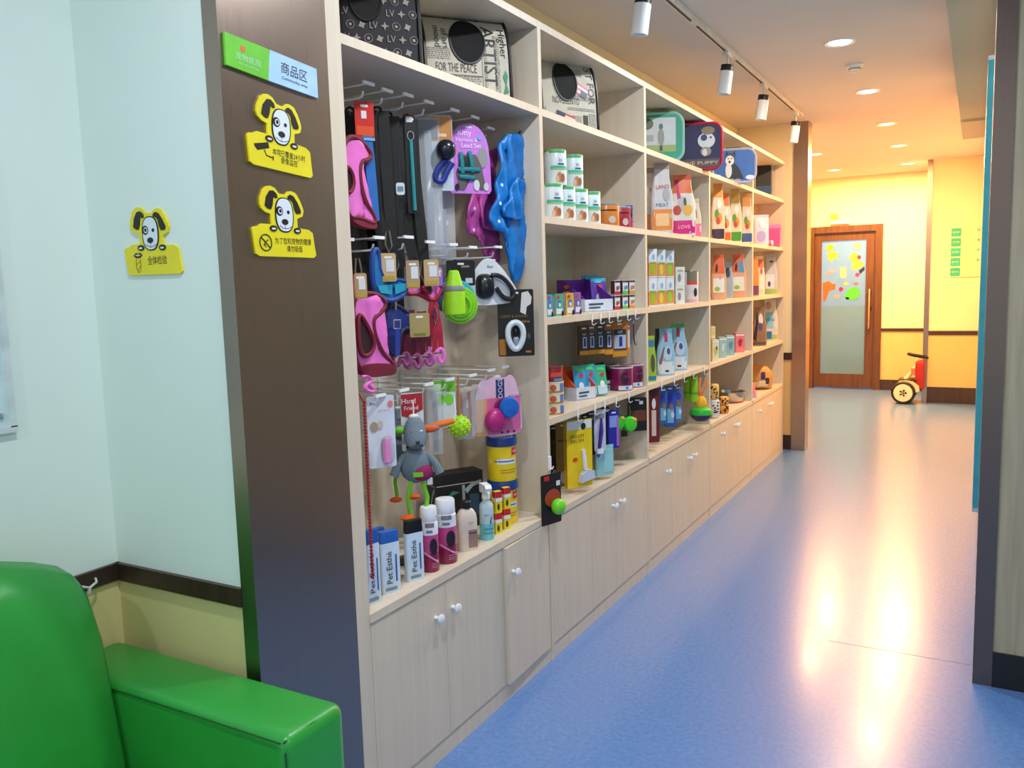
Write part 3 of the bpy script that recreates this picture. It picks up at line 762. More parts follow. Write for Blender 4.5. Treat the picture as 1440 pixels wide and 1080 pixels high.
# monogram carrier
MONO = (150, 140, 132)
t, w_, d_, hh, f = carrier('monogram_pet_carrier', 'black monogram-pattern pet carrier at the top left shelf', (472, -22, 589, 84), -.19, 46, .55, (38, 38, 46), [], wx=-.35, wz=.80)
k = 0
for r_ in range(7):
    for c in range(7):
        x = -.90+c*.29+(.14 if r_ % 2 else 0); z = .06+r_*.14
        if x > .95 or ((x+.35)/.46)**2+((z-.80)/.32)**2 < 1: continue
        k += 1; m_ = (r_*2+c) % 4
        if m_ == 0: letters(t, 'LV', x*w_/2, z*hh, .030, MONO, f, e=.0025, sx=.8, name='monogram')
        elif m_ == 1: shape(t, 'monogram_star', [(x*w_/2+(.013 if i % 2 == 0 else .005)*math.cos(math.pi*i/4), z*hh+(.013 if i % 2 == 0 else .005)*math.sin(math.pi*i/4)) for i in range(8)], MONO, f=f, e=.002)
        elif m_ == 2:
            MB().tube([(x*w_/2+p[0], f(0, z*hh+p[1])-.0015, z*hh+p[1]) for p in oval(0, 0, .012, .012, 12)], .0012, 4, True).ell((x*w_/2, f(0, z*hh)-.001, z*hh), (.005, .0012, .005), 8, 4).build('monogram_ring', mat(MONO, .5, var=0), t)
        else: shape(t, 'monogram_flower', [(x*w_/2+(.012 if i % 2 == 0 else .007)*math.cos(math.pi*i/4+.4), z*hh+(.012 if i % 2 == 0 else .007)*math.sin(math.pi*i/4+.4)) for i in range(8)], MONO, f=f, e=.002)
def newsprint(t, w_, hh, f, rows, seed):
    rnd = random.Random(seed); s = MB()
    for x0, x1, z0, z1 in rows:
        z = z0
        while z < z1:
            x = x0
            while x < x1:
                l = rnd.uniform(.02, .09); xe = min(x+l, x1)
                a = [(x*w_/2, z*hh), (xe*w_/2, z*hh), (xe*w_/2, (z+.011)*hh), (x*w_/2, (z+.011)*hh)]
                n = len(s.v); s.v += [(p[0], f(p[0], p[1])-.0016, p[1]) for p in a]; s.f.append((n, n+1, n+2, n+3))
                x = xe+.02
            z += .024
    o = s.build('newsprint', mat((120, 114, 104), .6, var=0), t, 0); o['kind'] = 'stuff'
NEWS = (206, 200, 184)
t, w_, d_, hh, f = carrier('newspaper_pet_carrier', 'newspaper-print pet carrier right of the black monogram carrier', (580, 32, 718, 140), -.19, 52, .5, NEWS, [
    ('t', 'FOR THE PEACE', -.30, .36, .15, INK, 0, .95), ('t', 'ARTIST', .50, .55, .24, INK, -90), ('t', 'Higher', .84, .72, .14, INK, -90), ('t', 'of art', -.52, .72, .12, INK, -90), ('t', 'mood', -.70, .74, .12, INK, -90),
    ('r', 'rule', .315, .325, .02, .85, INK), ('r', 'rule', -.62, .31, .275, .282, INK), ('t', 'a record time', -.05, .18, .06, INK), ('p', 'palm_print', [(.80,.08),(.86,.2),(.80,.3),(.87,.38),(.92,.3),(.88,.2),(.93,.1)], (60, 140, 110))], wx=.0, wz=.70)
newsprint(t, w_, hh, f, [(-.9, .28, .02, .13), (-.9, .28, .21, .26), (.36, .44, .05, .8), (.62, .74, .05, .8), (-.95, -.42, .46, .60), (-.38, -.25, .62, .86)], 3)
t, w_, d_, hh, f = carrier('newspaper_pet_carrier', 'newspaper-print pet carrier with small striped flags, second shelving unit', (735, 90, 841, 182), -.17, 62, .5, NEWS, [
    ('t', 'NOVECENTO', -.15, .42, .14, INK, 0, .95), ('t', 'ST FOR', .78, .68, .17, INK, -90), ('t', 'I', -.9, .27, .1, INK), ('r', 'black_block', .45, .62, .06, .24, INK)], wx=-.12, wz=.70)
newsprint(t, w_, hh, f, [(-.1, .9, .30, .34), (.05, .92, .45, .52), (.0, .4, .04, .22), (.65, .92, .04, .26), (.2, .55, .80, .92)], 5)
def flag(t, f, cx, cz, a, c, rot):
    ca, sa = math.cos(R(rot)), math.sin(R(rot))
    def q(p): return [(cx+x*ca-z*sa, cz+x*sa+z*ca) for x, z in p]
    fl = shape(t, 'flag_print', q([(-a, -c), (a, -c), (a, c), (-a, c)]), (235, 225, 220), f=f, e=.0018)
    for i in range(0, 5, 2):
        z0 = -c+2*c*i/5; shape(fl, 'stripe', q([(-a, z0), (a, z0), (a, z0+2*c/5), (-a, z0+2*c/5)]), (205, 60, 80), f=f, e=.0026)
    shape(fl, 'canton', q([(-a, -c*.1), (-a*.1, -c*.1), (-a*.1, c), (-a, c)]), (38, 40, 80), f=f, e=.0034)
flag(t, f, w_*.20, hh*.60, w_*.13, hh*.085, 155); flag(t, f, -w_*.10, hh*.17, w_*.17, hh*.07, -14)

def framed_case(label, b, X, rz, face, rim, build, dr=.35, r_=.06):
    loc, w_, d_, hh = fit(b, rz, dr, S1, X, True)
    t = thing('framed_pet_case', label, 'pet carrier', loc, rz)
    po = rr(-w_/2, w_/2, 0, hh, r_, 6)
    MB().rings([[(p[0]*k, y, hh/2+(p[1]-hh/2)*k) for p in po] for y, k in ((-d_/2, .97), (-d_/2+.01, 1), (d_/2-.01, 1), (d_/2, .97))]).build('shell', mat(face, .5), t, 40)
    MB().tube([(p[0]*.985, -d_/2+.004, hh/2+(p[1]-hh/2)*.985) for p in po], .009, 6, True).build('rim', mat(rim, .4), t)
    MB().tube([(-.06, 0, hh-.003), (-.05, 0, hh+.012), (.05, 0, hh+.012), (.06, 0, hh-.003)], .006, 8).build('handle', BLACK, t)
    deco(t, lambda x, z: -d_/2, w_/2, hh, build)
    return t
framed_case('teal-rimmed framed pet case with printed cat-on-lawn picture', (893, 161, 961, 224), -.12, 28, (44, 160, 128), (150, 205, 190), [
    ('r', 'picture', -.92, .66, .20, .90, (200, 206, 208)), ('r', 'lawn_print', -.92, .66, .20, .34, (150, 175, 100)), ('o', 'tree_print', -.6, .78, .3, .12, (90, 110, 80)),
    ('o', 'figure_print', .02, .50, .14, .18, (150, 150, 140)), ('o', 'figure_head', .02, .72, .09, .06, (70, 110, 110)), ('r', 'figure_legs', -.04, .08, .22, .36, (60, 60, 62)), ('r', 'house_print', -.85, -.3, .42, .55, (165, 170, 176))])
framed_case('navy framed pet case with white cartoon puppy and red rim', (938, 176, 1015, 240), -.06, 20, (36, 34, 92), (200, 40, 70), [
    ('o', 'puppy_face', .42, .62, .32, .17, (235, 235, 238)), ('o', 'puppy_cap', .48, .83, .25, .09, (150, 125, 85)), ('o', 'puppy_nose', .33, .68, .12, .07, (40, 60, 130)), ('o', 'puppy_eye', .58, .68, .04, .025, (40, 50, 100)),
    ('o', 'puppy_body', .40, .38, .2, .1, (170, 150, 130)), ('o', 'puppy_bib', .36, .36, .09, .08, (235, 230, 230)), ('r', 'pebble_print', -.95, .9, .04, .22, (96, 70, 62)), ('t', 'DOX', -.62, .90, .11, (235, 235, 240)), ('t', 'LOVE PUPPY', .1, .13, .1, (225, 205, 190), 0, 1.5)], r_=.05)
framed_case('sky blue framed pet case with husky print and pale rim', (1000, 211, 1063, 264), -.04, 20, (56, 110, 190), (190, 190, 215), [
    ('p', 'husky_coat', [(-.34,.10),(-.30,.55),(-.05,.62),(.20,.45),(.45,.10)], (40, 46, 56)), ('p', 'husky_ear', [(-.42,.78),(-.36,.95),(-.24,.84)], (40, 44, 54)), ('p', 'husky_ear', [(-.10,.84),(.02,.96),(.06,.78)], (40, 44, 54)), ('o', 'husky_head', -.19, .72, .23, .17, (70, 74, 86)), ('o', 'husky_face', -.21, .66, .20, .15, (235, 233, 238)), ('o', 'husky_chest', -.26, .36, .15, .22, (228, 228, 234)), ('o', 'husky_nose', -.22, .62, .05, .04, (50, 44, 54)),
    ('o', 'husky_eye', -.28, .72, .03, .022, (30, 34, 44)), ('o', 'husky_eye', -.13, .72, .03, .022, (30, 34, 44)), ('o', 'snow_print', -.75, .18, .16, .08, (215, 228, 245)), ('o', 'snow_print', .72, .14, .2, .07, (215, 228, 245)), ('t', 'Husky', .05, .08, .12, (235, 235, 245))])
framed_case('black framed pet case with blue lower panel, farthest top shelf', (1060, 226, 1086, 278), -.16, 20, (14, 16, 22), (150, 150, 155), [('r', 'blue_panel', -.9, .9, .04, .36, (22, 62, 120))], r_=.07)

# ================================================================== BAY 1: PEG HOOK GOODS
def hookrow(rows, nm):
    for i, (y, z, x1) in enumerate(rows):
        peg(y, z, x1, f'white wire display hook, {["first","second","third","fourth","fifth","sixth","seventh","eighth"][i]} from the steel pillar in the {nm} row')
hookrow([(1.83, 2.045, -.13), (1.95, 2.05, -.10), (2.05, 2.05, -.11), (2.14, 2.052, -.10), (2.25, 2.05, -.10), (2.40, 2.05, -.10), (2.56, 2.055, -.12), (2.70, 2.04, -.14)], 'top')
hookrow([(1.85, 1.61, -.12), (1.99, 1.62, -.12), (2.11, 1.625, -.10), (2.24, 1.615, -.11), (2.36, 1.61, -.10), (2.50, 1.605, -.11), (2.66, 1.61, -.10)], 'middle')
hookrow([(1.83, 1.15, -.12), (1.95, 1.155, -.11), (2.08, 1.155, -.12), (2.20, 1.16, -.11), (2.34, 1.16, -.12), (2.47, 1.16, -.11), (2.60, 1.165, -.11), (2.72, 1.165, -.12)], 'bottom')

MAROON = mat((118, 14, 44), .7, bump=.2); PINK = mat((238, 118, 206), .75, bump=.35, bscale=500); CHROME = mat((200, 200, 205), .18, 1.0, var=0)
# red header card with blue collar leash
t, w_, hh = card('leash_card', 'red header card above a blue flat leash, upper peg row', 'hang card', (499, 143, 526, 196), 60, -.12, (206, 40, 32), [('r', 'price_sticker', -.35, .2, .55, .75, (225, 225, 225)), ('r', 'orange_band', -.9, .9, .1, .35, (226, 80, 36))])
O = on(521, 240, 'x', -.115)
t = thing('blue_leash', 'bright blue flat leash hanging under the red card', 'leash', O, 60)
strap(t, 'webbing', [(-.012, 0, .145), (-.006, -.002, .09), (0, 0, .02), (.004, .001, -.06), (.006, 0, -.145)], .030, mat((38, 110, 190), .6, bump=.3))
strap(t, 'webbing', [(-.006, .008, .14), (.0, .01, .02), (.010, .008, -.14)], .028, mat((30, 90, 170), .6))
box('keeper', mat((120, 190, 220), .5), t, -.018, .016, -.006, .012, .085, .092)
# big pink harness upper left
def harness(label, outl, holes, X, main, trim, th=.014, rz=90):
    O, po = pxy(outl, X); po = smooth_poly(po, 2)
    t = thing('dog_harness', label, 'harness', O, 90)
    cloth(t, 'vest', po, .007, main, amp=.0025, fr=50)
    piping(t, 'edge_binding', po, .0085, trim)
    for h in holes:
        q = smooth_poly([(a-O.y, b-O.z) for a, b in [(on(x, y, 'x', X).y, on(x, y, 'x', X).z) for x, y in h]], 2)
        shape(t, 'arm_hole', q, (46, 10, 24), y=-.006, th=.004); piping(t, 'hole_binding', q, .007, trim, -.010)
    return t, O
t, O = harness('pink mesh harness with maroon edging, topmost beside steel pillar side', [(486, 194), (500, 192), (523, 216), (517, 226), (506, 226), (505, 250), (512, 282), (527, 306), (526, 316), (505, 306), (488, 306), (480, 260), (479, 220)], [[(482, 232), (492, 244), (494, 262), (486, 274), (480, 262)]], -.11, PINK, MAROON)
padded(t, 'chest_flap', smooth_poly([(p.y-O.y, p.z-O.z) for p in (on(x, y, 'x', -.12) for x, y in ((490, 306), (526, 312), (526, 324), (505, 320), (490, 312)))]), .03, MAROON, .01)
# black leashes
def leash(y, ztop, zbot, x, label, col=(7, 7, 8), w_=.024, rz=50, sway=.02, clip=True):
    t = thing('dog_leash', label, 'leash', (x, y, zbot), rz, 'hanging leashes'); H = ztop-zbot; m_ = mat(col, .6, bump=.25)
    strap(t, 'webbing', [(-w_*.55, 0, H), (-w_*.5-.004, -.004, H*.7), (-w_*.4, .003, H*.35), (-.01+sway, 0, .02)], w_, m_)
    strap(t, 'webbing', [(w_*.55, .010, H), (w_*.55+.003, .012, H*.66), (w_*.5+sway*.6, .008, H*.3), (.012+sway, .008, .0)], w_, m_)
    strap(t, 'handle_loop', [(0, .02, H*.6), (.01, .024, H*.3), (.02+sway, .02, H*.10)], w_*1.2, m_)
    MB().tube([(-.012, .004, H-.002), (-.010, .004, H+.006), (0, .004, H+.012), (.010, .004, H+.006), (.012, .004, H-.002)], .004, 6).build('top_loop', m_, t)
    if clip:
        MB().tube([(-.006+sway, -.006, .10), (-.010+sway, -.006, .06), (.0+sway, -.006, .035), (.010+sway, -.006, .055), (.004+sway, -.006, .10)], .003, 6).build('snap_hook', CHROME, t)
    return t
for i, (y, x, zb, rz) in enumerate(((2.01, -.20, 1.50, 50), (2.05, -.13, 1.58, 45), (2.09, -.23, 1.46, 55), (2.13, -.15, 1.52, 50), (2.165, -.20, 1.42, 40), (2.20, -.13, 1.49, 48))):
    leash(y, 2.035, zb, x, f'black nylon leash, {["first","second","third","fourth","fifth","sixth"][i]} from the red header card in the black bundle', rz=rz, w_=.034, sway=.015*(i % 3))
t, w_, hh = card('price_tag', 'small pale price tag stuck among the black leashes', 'tag', (557, 257, 569, 274), 45, -.10, (215, 225, 230), [('r', 'print', -.7, .7, .3, .7, (120, 140, 160))], hole=False)
MB().tube([(0, 0, hh), (.0, .006, hh+.05), (0, .01, hh+.11)], .0012, 4).build('string', BLACK, t)
# teal chew strip on black card
t, w_, hh = card('chew_strip_pack', 'narrow black pack with teal chew strip beside the black leashes', 'hang pack', (571, 163, 586, 300), 45, -.12, (14, 16, 20), [('r', 'price_sticker', -.7, .5, .93, .985, (225, 225, 225))])
MB().tube([(0, -.006, .74*hh), (.002, -.006, .4*hh), (.004, -.006, .03*hh)], .006, 8).build('teal_strip', mat((40, 150, 160), .4), t)
MB().tube([(p[0], -.006, p[1]) for p in oval(0, hh*.79, .010, .014, 12)], .002, 5, True).build('ring', CHROME, t)
# clear packs
def clear_pack(label, b, rz, X, inner, items=(), depth=.012):
    loc, w_, d_, hh = fit(b, rz, .05, None, X)
    t = thing('clear_plastic_pack', label, 'hang pack', loc, rz)
    MB().rings([[(p[0]*k, y, hh/2+(p[1]-hh/2)*k) for p in rr(-w_/2, w_/2, 0, hh, .004, 2)] for y, k in ((-depth, .86), (-.001, 1), (.001, 1))]).build('film', CLEAR, t, 30)
    MB().tube([(0, -.004, hh*.9), (.004, -.005, hh*.5), (.0, -.004, hh*.06)], w_*.16, 6, flat=.5).build('content', mat(inner, .45), t)
    deco(t, lambda x, z: -.002, w_/2, hh, items)
    return t
clear_pack('clear plastic pack with grey chain, longest in the top peg row', (584, 166, 622, 352), 45, -.15, (150, 160, 172), [('r', 'header', -.8, .8, .84, .98, (60, 66, 72)), ('r', 'price_sticker', -.3, .0, .22, .25, (225, 225, 225))])
clear_pack('clear plastic pack with pale blue band behind the ball toy', (600, 240, 640, 372), 45, -.20, (165, 170, 196), [('r', 'price_sticker', .1, .5, .42, .47, (230, 230, 230))])
# ball toy on brown card
t, w_, hh = card('ball_toy_pack', 'orange-brown header pack with dark ball and blue rope toy', 'hang pack', (603, 163, 637, 268), 45, -.12, (196, 206, 222), [('r', 'brown_header', -.95, .95, .66, .99, (190, 128, 62)), ('r', 'print', -.5, .5, .72, .76, (220, 200, 170))])
MB().ell((.012, -.028, hh*.53), (.034, .030, .034), 18, 10).build('ball', mat((26, 30, 44), .25), t)
MB().tube(chai([(.015, -.02, hh*.40), (-.012, -.022, hh*.32), (-.03, -.02, hh*.14), (.0, -.02, hh*.10), (.012, -.02, hh*.24), (.034, -.02, hh*.36)]), .010, 8).build('rope', mat((30, 52, 150), .5), t)
# purple arch card with cat harness
def arch(w_, h):
    p = [(-w_/2*.86, .0), (w_/2*.9, .0), (w_/2, .05*h), (w_/2*.98, h*.45)]
    p += [(w_/2*math.cos(R(a))*.92, h*.62+h*.38*math.sin(R(a))) for a in range(10, 171, 16)]
    return p+[(-w_/2*.9, h*.45), (-w_/2, .12*h)]
PUR = (208, 128, 226)
t, w_, hh = card('cat_harness_card', 'purple arch-topped card with teal cat harness and tabby print', 'hang card', (629, 174, 690, 272), 52, -.10, PUR, [
    ('t', 'Kitty', -.2, .86, .11, (245, 235, 250)), ('t', 'Harness &', -.1, .76, .08, (245, 235, 250)), ('t', 'Lead Set', .1, .68, .09, (250, 240, 252)), ('o', 'badge', .5, .80, .1, .035, (90, 180, 220)),
    ('o', 'cat_print', .62, .52, .22, .15, (150, 150, 150)), ('p', 'cat_body_print', [(-.5,.05),(-.62,.30),(-.3,.55),(.3,.56),(.55,.40),(.75,.06),(.5,.05),(.3,.22),(-.1,.24),(-.25,.05)], (96, 92, 92)),
    ('o', 'cat_leg_print', .3, .12, .14, .08, (215, 215, 218)), ('o', 'cat_leg_print', .75, .10, .12, .06, (205, 205, 210)), ('o', 'logo', -.6, .09, .10, .05, (20, 20, 26))], shapefn=arch, dr=.02)
for a, b in (((-.4, .58), (-.35, .28)), ((.0, .6), (.12, .30)), ((-.55, .34), (.45, .34)), ((-.5, .24), (.2, .22))):
    MB().tube([(a[0]*w_/2, -.008, a[1]*hh), ((a[0]+b[0])/2*w_/2, -.012, (a[1]+b[1])/2*hh), (b[0]*w_/2, -.008, b[1]*hh)], .008, 8, flat=.6).build('harness_strap', mat((22, 128, 140), .5), t)
bubble(t, 'black_mesh', -.15*w_/2, .42*hh, .32*w_/2, .12*hh, .008, mat((24, 22, 24), .7))
# raincoats
def garment(label, outl, sleeve, snaps, X, col, dark, th=.03):
    O, po = pxy(outl, X)
    t = thing('pet_raincoat', label, 'pet coat', O, 90)
    m_ = mat(col, .38, var=.10, scale=30, bump=.4, bscale=30)
    cloth(t, 'coat', smooth_poly(po, 1), .012, m_, amp=.007, fr=70)
    def loc(l): return [(on(x, y, 'x', X).y-O.y, on(x, y, 'x', X).z-O.z) for x, y in l]
    cloth(t, 'sleeve', smooth_poly(loc(sleeve), 1), .012, m_, -th/2-.006, amp=.006, fr=90, seed=1)
    for s_ in snaps:
        q = loc([s_])[0]; MB().lathe([(.001, -.004), (.006, -.003), (.007, 0)], 10, (q[0], -th/2-.004, q[1]), 'y').build('snap_button', WHITE, t)
    top = max(po, key=lambda p: p[1]); MB().tube([(top[0]-.04, 0, top[1]-.03), (top[0], -.004, top[1]), (top[0]+.02, 0, top[1]+.012)], .003).build('drawstring', mat(dark, .5), t)
    return t, O, loc
garment('pink glossy pet raincoat hanging behind the blue one', [(684, 216), (700, 206), (708, 230), (702, 290), (704, 330), (702, 372), (690, 366), (680, 360), (676, 335), (656, 326), (656, 305), (664, 268), (680, 250)], [(672, 262), (690, 268), (694, 300), (690, 325), (674, 322), (668, 300)], [(661, 294), (660, 324)], -.19, (214, 92, 180), (90, 40, 90))
t, O, loc = garment('bright blue pet raincoat hanging at the right side of peg bay', [(704, 190), (728, 188), (740, 198), (736, 240), (736, 290), (740, 330), (738, 372), (730, 396), (722, 398), (714, 372), (716, 345), (708, 330), (690, 318), (694, 280), (702, 250)], [(716, 248), (730, 256), (728, 300), (722, 312), (702, 304), (700, 294), (708, 282)], [(699, 261), (697, 287), (695, 312)], -.08, (18, 122, 205), (16, 30, 80))
MB().tube([(p[0], -.018, p[1]) for p in loc([(720, 250), (724, 275), (732, 272), (731, 252)])], .0025).build('sleeve_cord', mat((16, 40, 100), .5), t)
# ---- middle row
leash(1.90, 1.60, 1.33, -.16, 'red nylon leash left of the small blue harness', (178, 26, 30), .026, 60, .01)
t, O = harness('royal blue mesh harness with teal panels, middle peg row', [(523, 352), (532, 350), (534, 394), (572, 394), (571, 412), (552, 424), (534, 420), (524, 400)], [], -.11, mat((24, 110, 170), .75, bump=.3), mat((20, 70, 150), .6))
for pl in (((528, 402), (548, 400), (548, 414), (532, 412)), ((552, 400), (569, 398), (568, 408), (553, 414))):
    shape(t, 'teal_panel', [(on(x, y, 'x', -.11).y-O.y, on(x, y, 'x', -.11).z-O.z) for x, y in pl], (30, 160, 190), y=-.007, th=.002)
for i, (b, c) in enumerate((((535, 356, 557, 396), (206, 176, 128)), ((571, 366, 590, 406), (176, 148, 112)), ((596, 365, 617, 402), (196, 166, 116)), ((498, 384, 516, 420), (186, 152, 108)))):
    card('kraft_tag', ['kraft paper tag above the blue harness', 'kraft paper tag between blue harness and pink collar', 'kraft paper tag beside the lilac tag near lime bottle', 'kraft paper tag left of blue harness over pink harness'][i], 'tag', b, 52, -.095+.012*i, c, [('r', 'white_label', -.3, .75, .35, .78, (222, 224, 226)), ('r', 'print', -.8, .8, .05, .2, (190, 160, 60))])
card('lilac_tag', 'lilac tag with white lettering right of the kraft tags', 'tag', (609, 376, 622, 402), 52, -.10, (170, 130, 215), [('r', 'print', -.6, .6, .5, .8, (225, 215, 240))])
t, O = harness('large pink mesh harness with maroon edging, middle of peg bay', [(495, 415), (520, 412), (533, 416), (544, 428), (532, 442), (524, 448), (526, 470), (538, 498), (553, 512), (556, 524), (530, 526), (500, 518), (497, 470)], [[(500, 438), (512, 456), (524, 482), (518, 498), (504, 502), (499, 470)]], -.10, PINK, MAROON)
padded(t, 'chest_flap', smooth_poly([(p.y-O.y, p.z-O.z) for p in (on(x, y, 'x', -.10) for x, y in ((503, 512), (548, 510), (557, 518), (552, 527), (520, 532), (505, 524)))]), .03, MAROON, .006)
lp = [on(x, y, 'x', -.10) for x, y in ((507, 530), (516, 528), (522, 536), (514, 540), (510, 546), (520, 552), (526, 548), (516, 540))]
MB().tube(chai([(p.y-O.y, -.004, p.z-O.z) for p in lp]), .006, 6).build('pink_cord_loop', PINK, t)
t, O = harness('navy blue harness hanging under the blue mesh harness', [(543, 432), (556, 428), (572, 440), (585, 450), (580, 462), (562, 462), (560, 498), (546, 498), (540, 462)], [], -.13, mat((18, 42, 120), .7, bump=.3), mat((10, 24, 80), .6))
q = lambda x, y: (on(x, y, 'x', -.115).y-O.y, -.022, on(x, y, 'x', -.115).z-O.z)
MB().tube([q(554, 424), (q(554, 436))], .003).tube([q(551, 450), q(551, 462), q(560, 462), q(560, 450)], .0025, 6, True).build('metal_clip', CHROME, t)
strap(t, 'webbing', [q(556, 460), q(556, 480), q(556, 500)], .024, mat((24, 52, 150), .6))
t, O = harness('small pink and crimson collar harness left of the lime bottle', [(568, 404), (580, 398), (590, 396), (600, 394), (620, 400), (619, 412), (608, 424), (596, 416), (584, 412), (572, 414)], [[(588, 404), (600, 402), (604, 412), (594, 410)]], -.12, PINK, mat((176, 16, 52), .6))
WINE = mat((104, 12, 46), .65, bump=.2); CRIM = mat((176, 22, 52), .65, bump=.2)
def bundle(label, x, y0, y1, X, m_, loop=PINK, clip=False):
    P = on(x, y1, 'x', X); T = on(x, y0, 'x', X); H = T.z-P.z
    t = thing('rope_leash', label, 'leash', (X, P.y, P.z), 50)
    for dx in (-.018, .0, .018): strap(t, 'webbing', [(dx*.4, dx*.4, H), (dx, 0, H*.55), (dx*1.2, .004, H*.18)], .018, m_)
    MB().tube(chai([(p[0], -.008, p[1]) for p in ((-.02, H*.30), (-.03, H*.12), (-.012, .0), (.0, H*.2), (.014, .0), (.03, H*.1), (.02, H*.28), (.0, H*.2))]), .0075, 6).build('folded_cord', loop, t)
    MB().tube([(-.012, -.014, H*.21), (.012, -.014, H*.21)], .0025, 5).build('twist_tie', CHROME, t)
    if clip: MB().tube([(0, -.012, H*.95), (.008, -.012, H*.8), (.0, -.012, H*.65), (-.008, -.012, H*.8)], .0035, 6, True).build('snap_hook', CHROME, t)
bundle('wine red rope leash with mauve cord loop, right under the navy harness', 564, 440, 516, -.15, WINE, mat((150, 70, 120), .6))
bundle('wine red rope leash with mauve cord loop, lowest of the leash cluster', 580, 436, 520, -.13, WINE, mat((160, 80, 130), .6))
bundle('wine red rope leash next to the crimson clip leash', 596, 438, 516, -.12, WINE, mat((165, 90, 140), .6))
bundle('crimson rope leash with metal snap hook and pink loop', 613, 425, 513, -.10, CRIM, PINK, True)
card('kraft_tag', 'slanted olive kraft tag among the wine red leashes', 'tag', (576, 440, 604, 474), 52, -.085, (170, 152, 96), [('r', 'print', -.6, .6, .06, .16, (120, 130, 40))])
# collapsible bowls and lime bottle
def disc_bowl(label, cx, cy, rp, X, col, rz=48):
    P = on(cx, cy, 'x', X); s_ = (P-CAM).dot(_fw)/F_PX*rp
    t = thing('folding_bowl', label, 'pet bowl', P, rz); m_ = mat(col, .4)
    for k, (a, b) in enumerate(((1.0, .88), (.86, .70), (.68, .5))):
        MB().lathe([(s_*a, -.004*k), (s_*a, -.010-.004*k), (s_*b, -.012-.004*k), (s_*b, -.003-.004*k)], 28, (0, 0, 0), 'y').build('rim' if k == 0 else 'fold_ring', m_, t)
    MB().lathe([(s_*.5, -.008), (.001, -.008)], 24, (0, 0, 0), 'y').build('base', m_, t)
    MB().tube([(-.008, 0, s_*.98), (-.006, 0, s_+.02), (.006, 0, s_+.02), (.008, 0, s_*.98)], .003).build('hang_loop', m_, t)
disc_bowl('purple-grey collapsible bowl behind the lime bottle', 628, 418, 21, -.17, (96, 92, 148))
disc_bowl('turquoise collapsible bowl behind the lime bottle', 643, 419, 25, -.145, (54, 176, 190))
disc_bowl('lime green collapsible bowl with raised rim, behind lime bottle', 646, 429, 26, -.13, (134, 214, 36))
P = on(640, 444, 'x', -.09); t = thing('water_bottle', 'lime green pet water bottle with grey band', 'bottle', P, 48); H = on(640, 380, 'x', -.09).z-P.z
MB().lathe([(.030, 0), (.036, .006), (.036, H*.52), (.031, H*.62), (.024, H*.82), (.017, H*.98), (.012, H)], 20).build('body', mat((160, 224, 30), .4), t)
MB().lathe([(.0365, H*.55), (.0370, H*.60), (.0335, H*.66), (.0325, H*.63)], 20).build('grey_band', mat((130, 140, 140), .45), t)
MB().tube([(0, 0, H), (0, 0, H+.02), (.006, 0, H+.035)], .004).build('carabiner_loop', BLACK, t)
# retractable leash blister
t, w_, hh = card('black_leash_card', 'black card with white label behind the retractable leash pack', 'hang card', (628, 366, 668, 402), 52, -.13, (24, 24, 28), [('r', 'white_label', .3, .8, .1, .3, (200, 205, 215)), ('t', 'LEASH', .3, .75, .12, (210, 210, 215))])
def tri(w_, h): return smooth_poly([(-w_*.5, .0), (w_*.46, .04*h), (w_*.5, h*.25), (w_*.1, h*.9), (-w_*.12, h), (-w_*.3, h*.8), (-w_*.5, h*.4)], 2)
t, w_, hh = card('retractable_leash_pack', 'white blister card with black retractable leash', 'hang pack', (655, 361, 731, 430), 55, -.09, (228, 232, 238), [('t', 'flexi', -.1, .80, .08, (60, 60, 60))], shapefn=tri, dr=.02, th=.005)
bubble(t, 'leash_casing', -.16*w_, .40*hh, .17*w_, .26*hh, .035, mat((28, 27, 30), .28)); MB().tube(chai([(-.06*w_, -.018, .62*hh), (.06*w_, -.02, .62*hh), (.20*w_, -.02, .52*hh), (.36*w_, -.018, .26*hh), (.32*w_, -.018, .12*hh), (.16*w_, -.018, .14*hh), (.02*w_, -.018, .36*hh)]), .009, 8).build('leash_handle', mat((36, 35, 38), .3), t)
bubble(t, 'logo_dome', -.20*w_, .40*hh, .05*w_, .08*hh, .040, mat((60, 60, 64), .3))
# black LED collar pack on the side panel
P = on(724, 498, 'y', 2.855)
t, w_, hh = card('light_up_collar_pack', 'black blister card with white oval light on the right side panel', 'hang pack', (700, 407, 751, 501), 35, -.035, (14, 13, 14), [('t', 'LIGHT & SOUND', -.1, .60, .055, (150, 110, 40), 0, 1.5), ('r', 'gold_print', -.95, -.6, .02, .26, (170, 105, 20)), ('t', 'Safety', .55, .52, .05, (190, 150, 60)),
    ('p', 'dog_print', [(.25,.66),(.35,.95),(.7,.97),(.9,.88),(.85,.78),(.62,.74),(.55,.62)], (215, 212, 208)), ('r', 'print', .5, .8, .05, .08, (180, 100, 60)), ('t', 'LED', .7, .3, .05, (130, 130, 130), 90)], dr=.05)
MB().tube([(p[0]*w_/2, -.012, p[1]*hh) for p in [(-.05+.42*math.cos(a)*(1+.18*math.sin(a)), .31+.20*math.sin(a)) for a in [2*math.pi*i/24 for i in range(24)]]], .011, 8, True).build('white_ring', mat((222, 228, 236), .25), t)
bubble(t, 'lamp', -.02*w_/2, .22*hh, .012, .02, .012, mat((140, 150, 165), .25)); bubble(t, 'switch', -.02*w_/2, .36*hh, .009, .02, .01, BLACK)
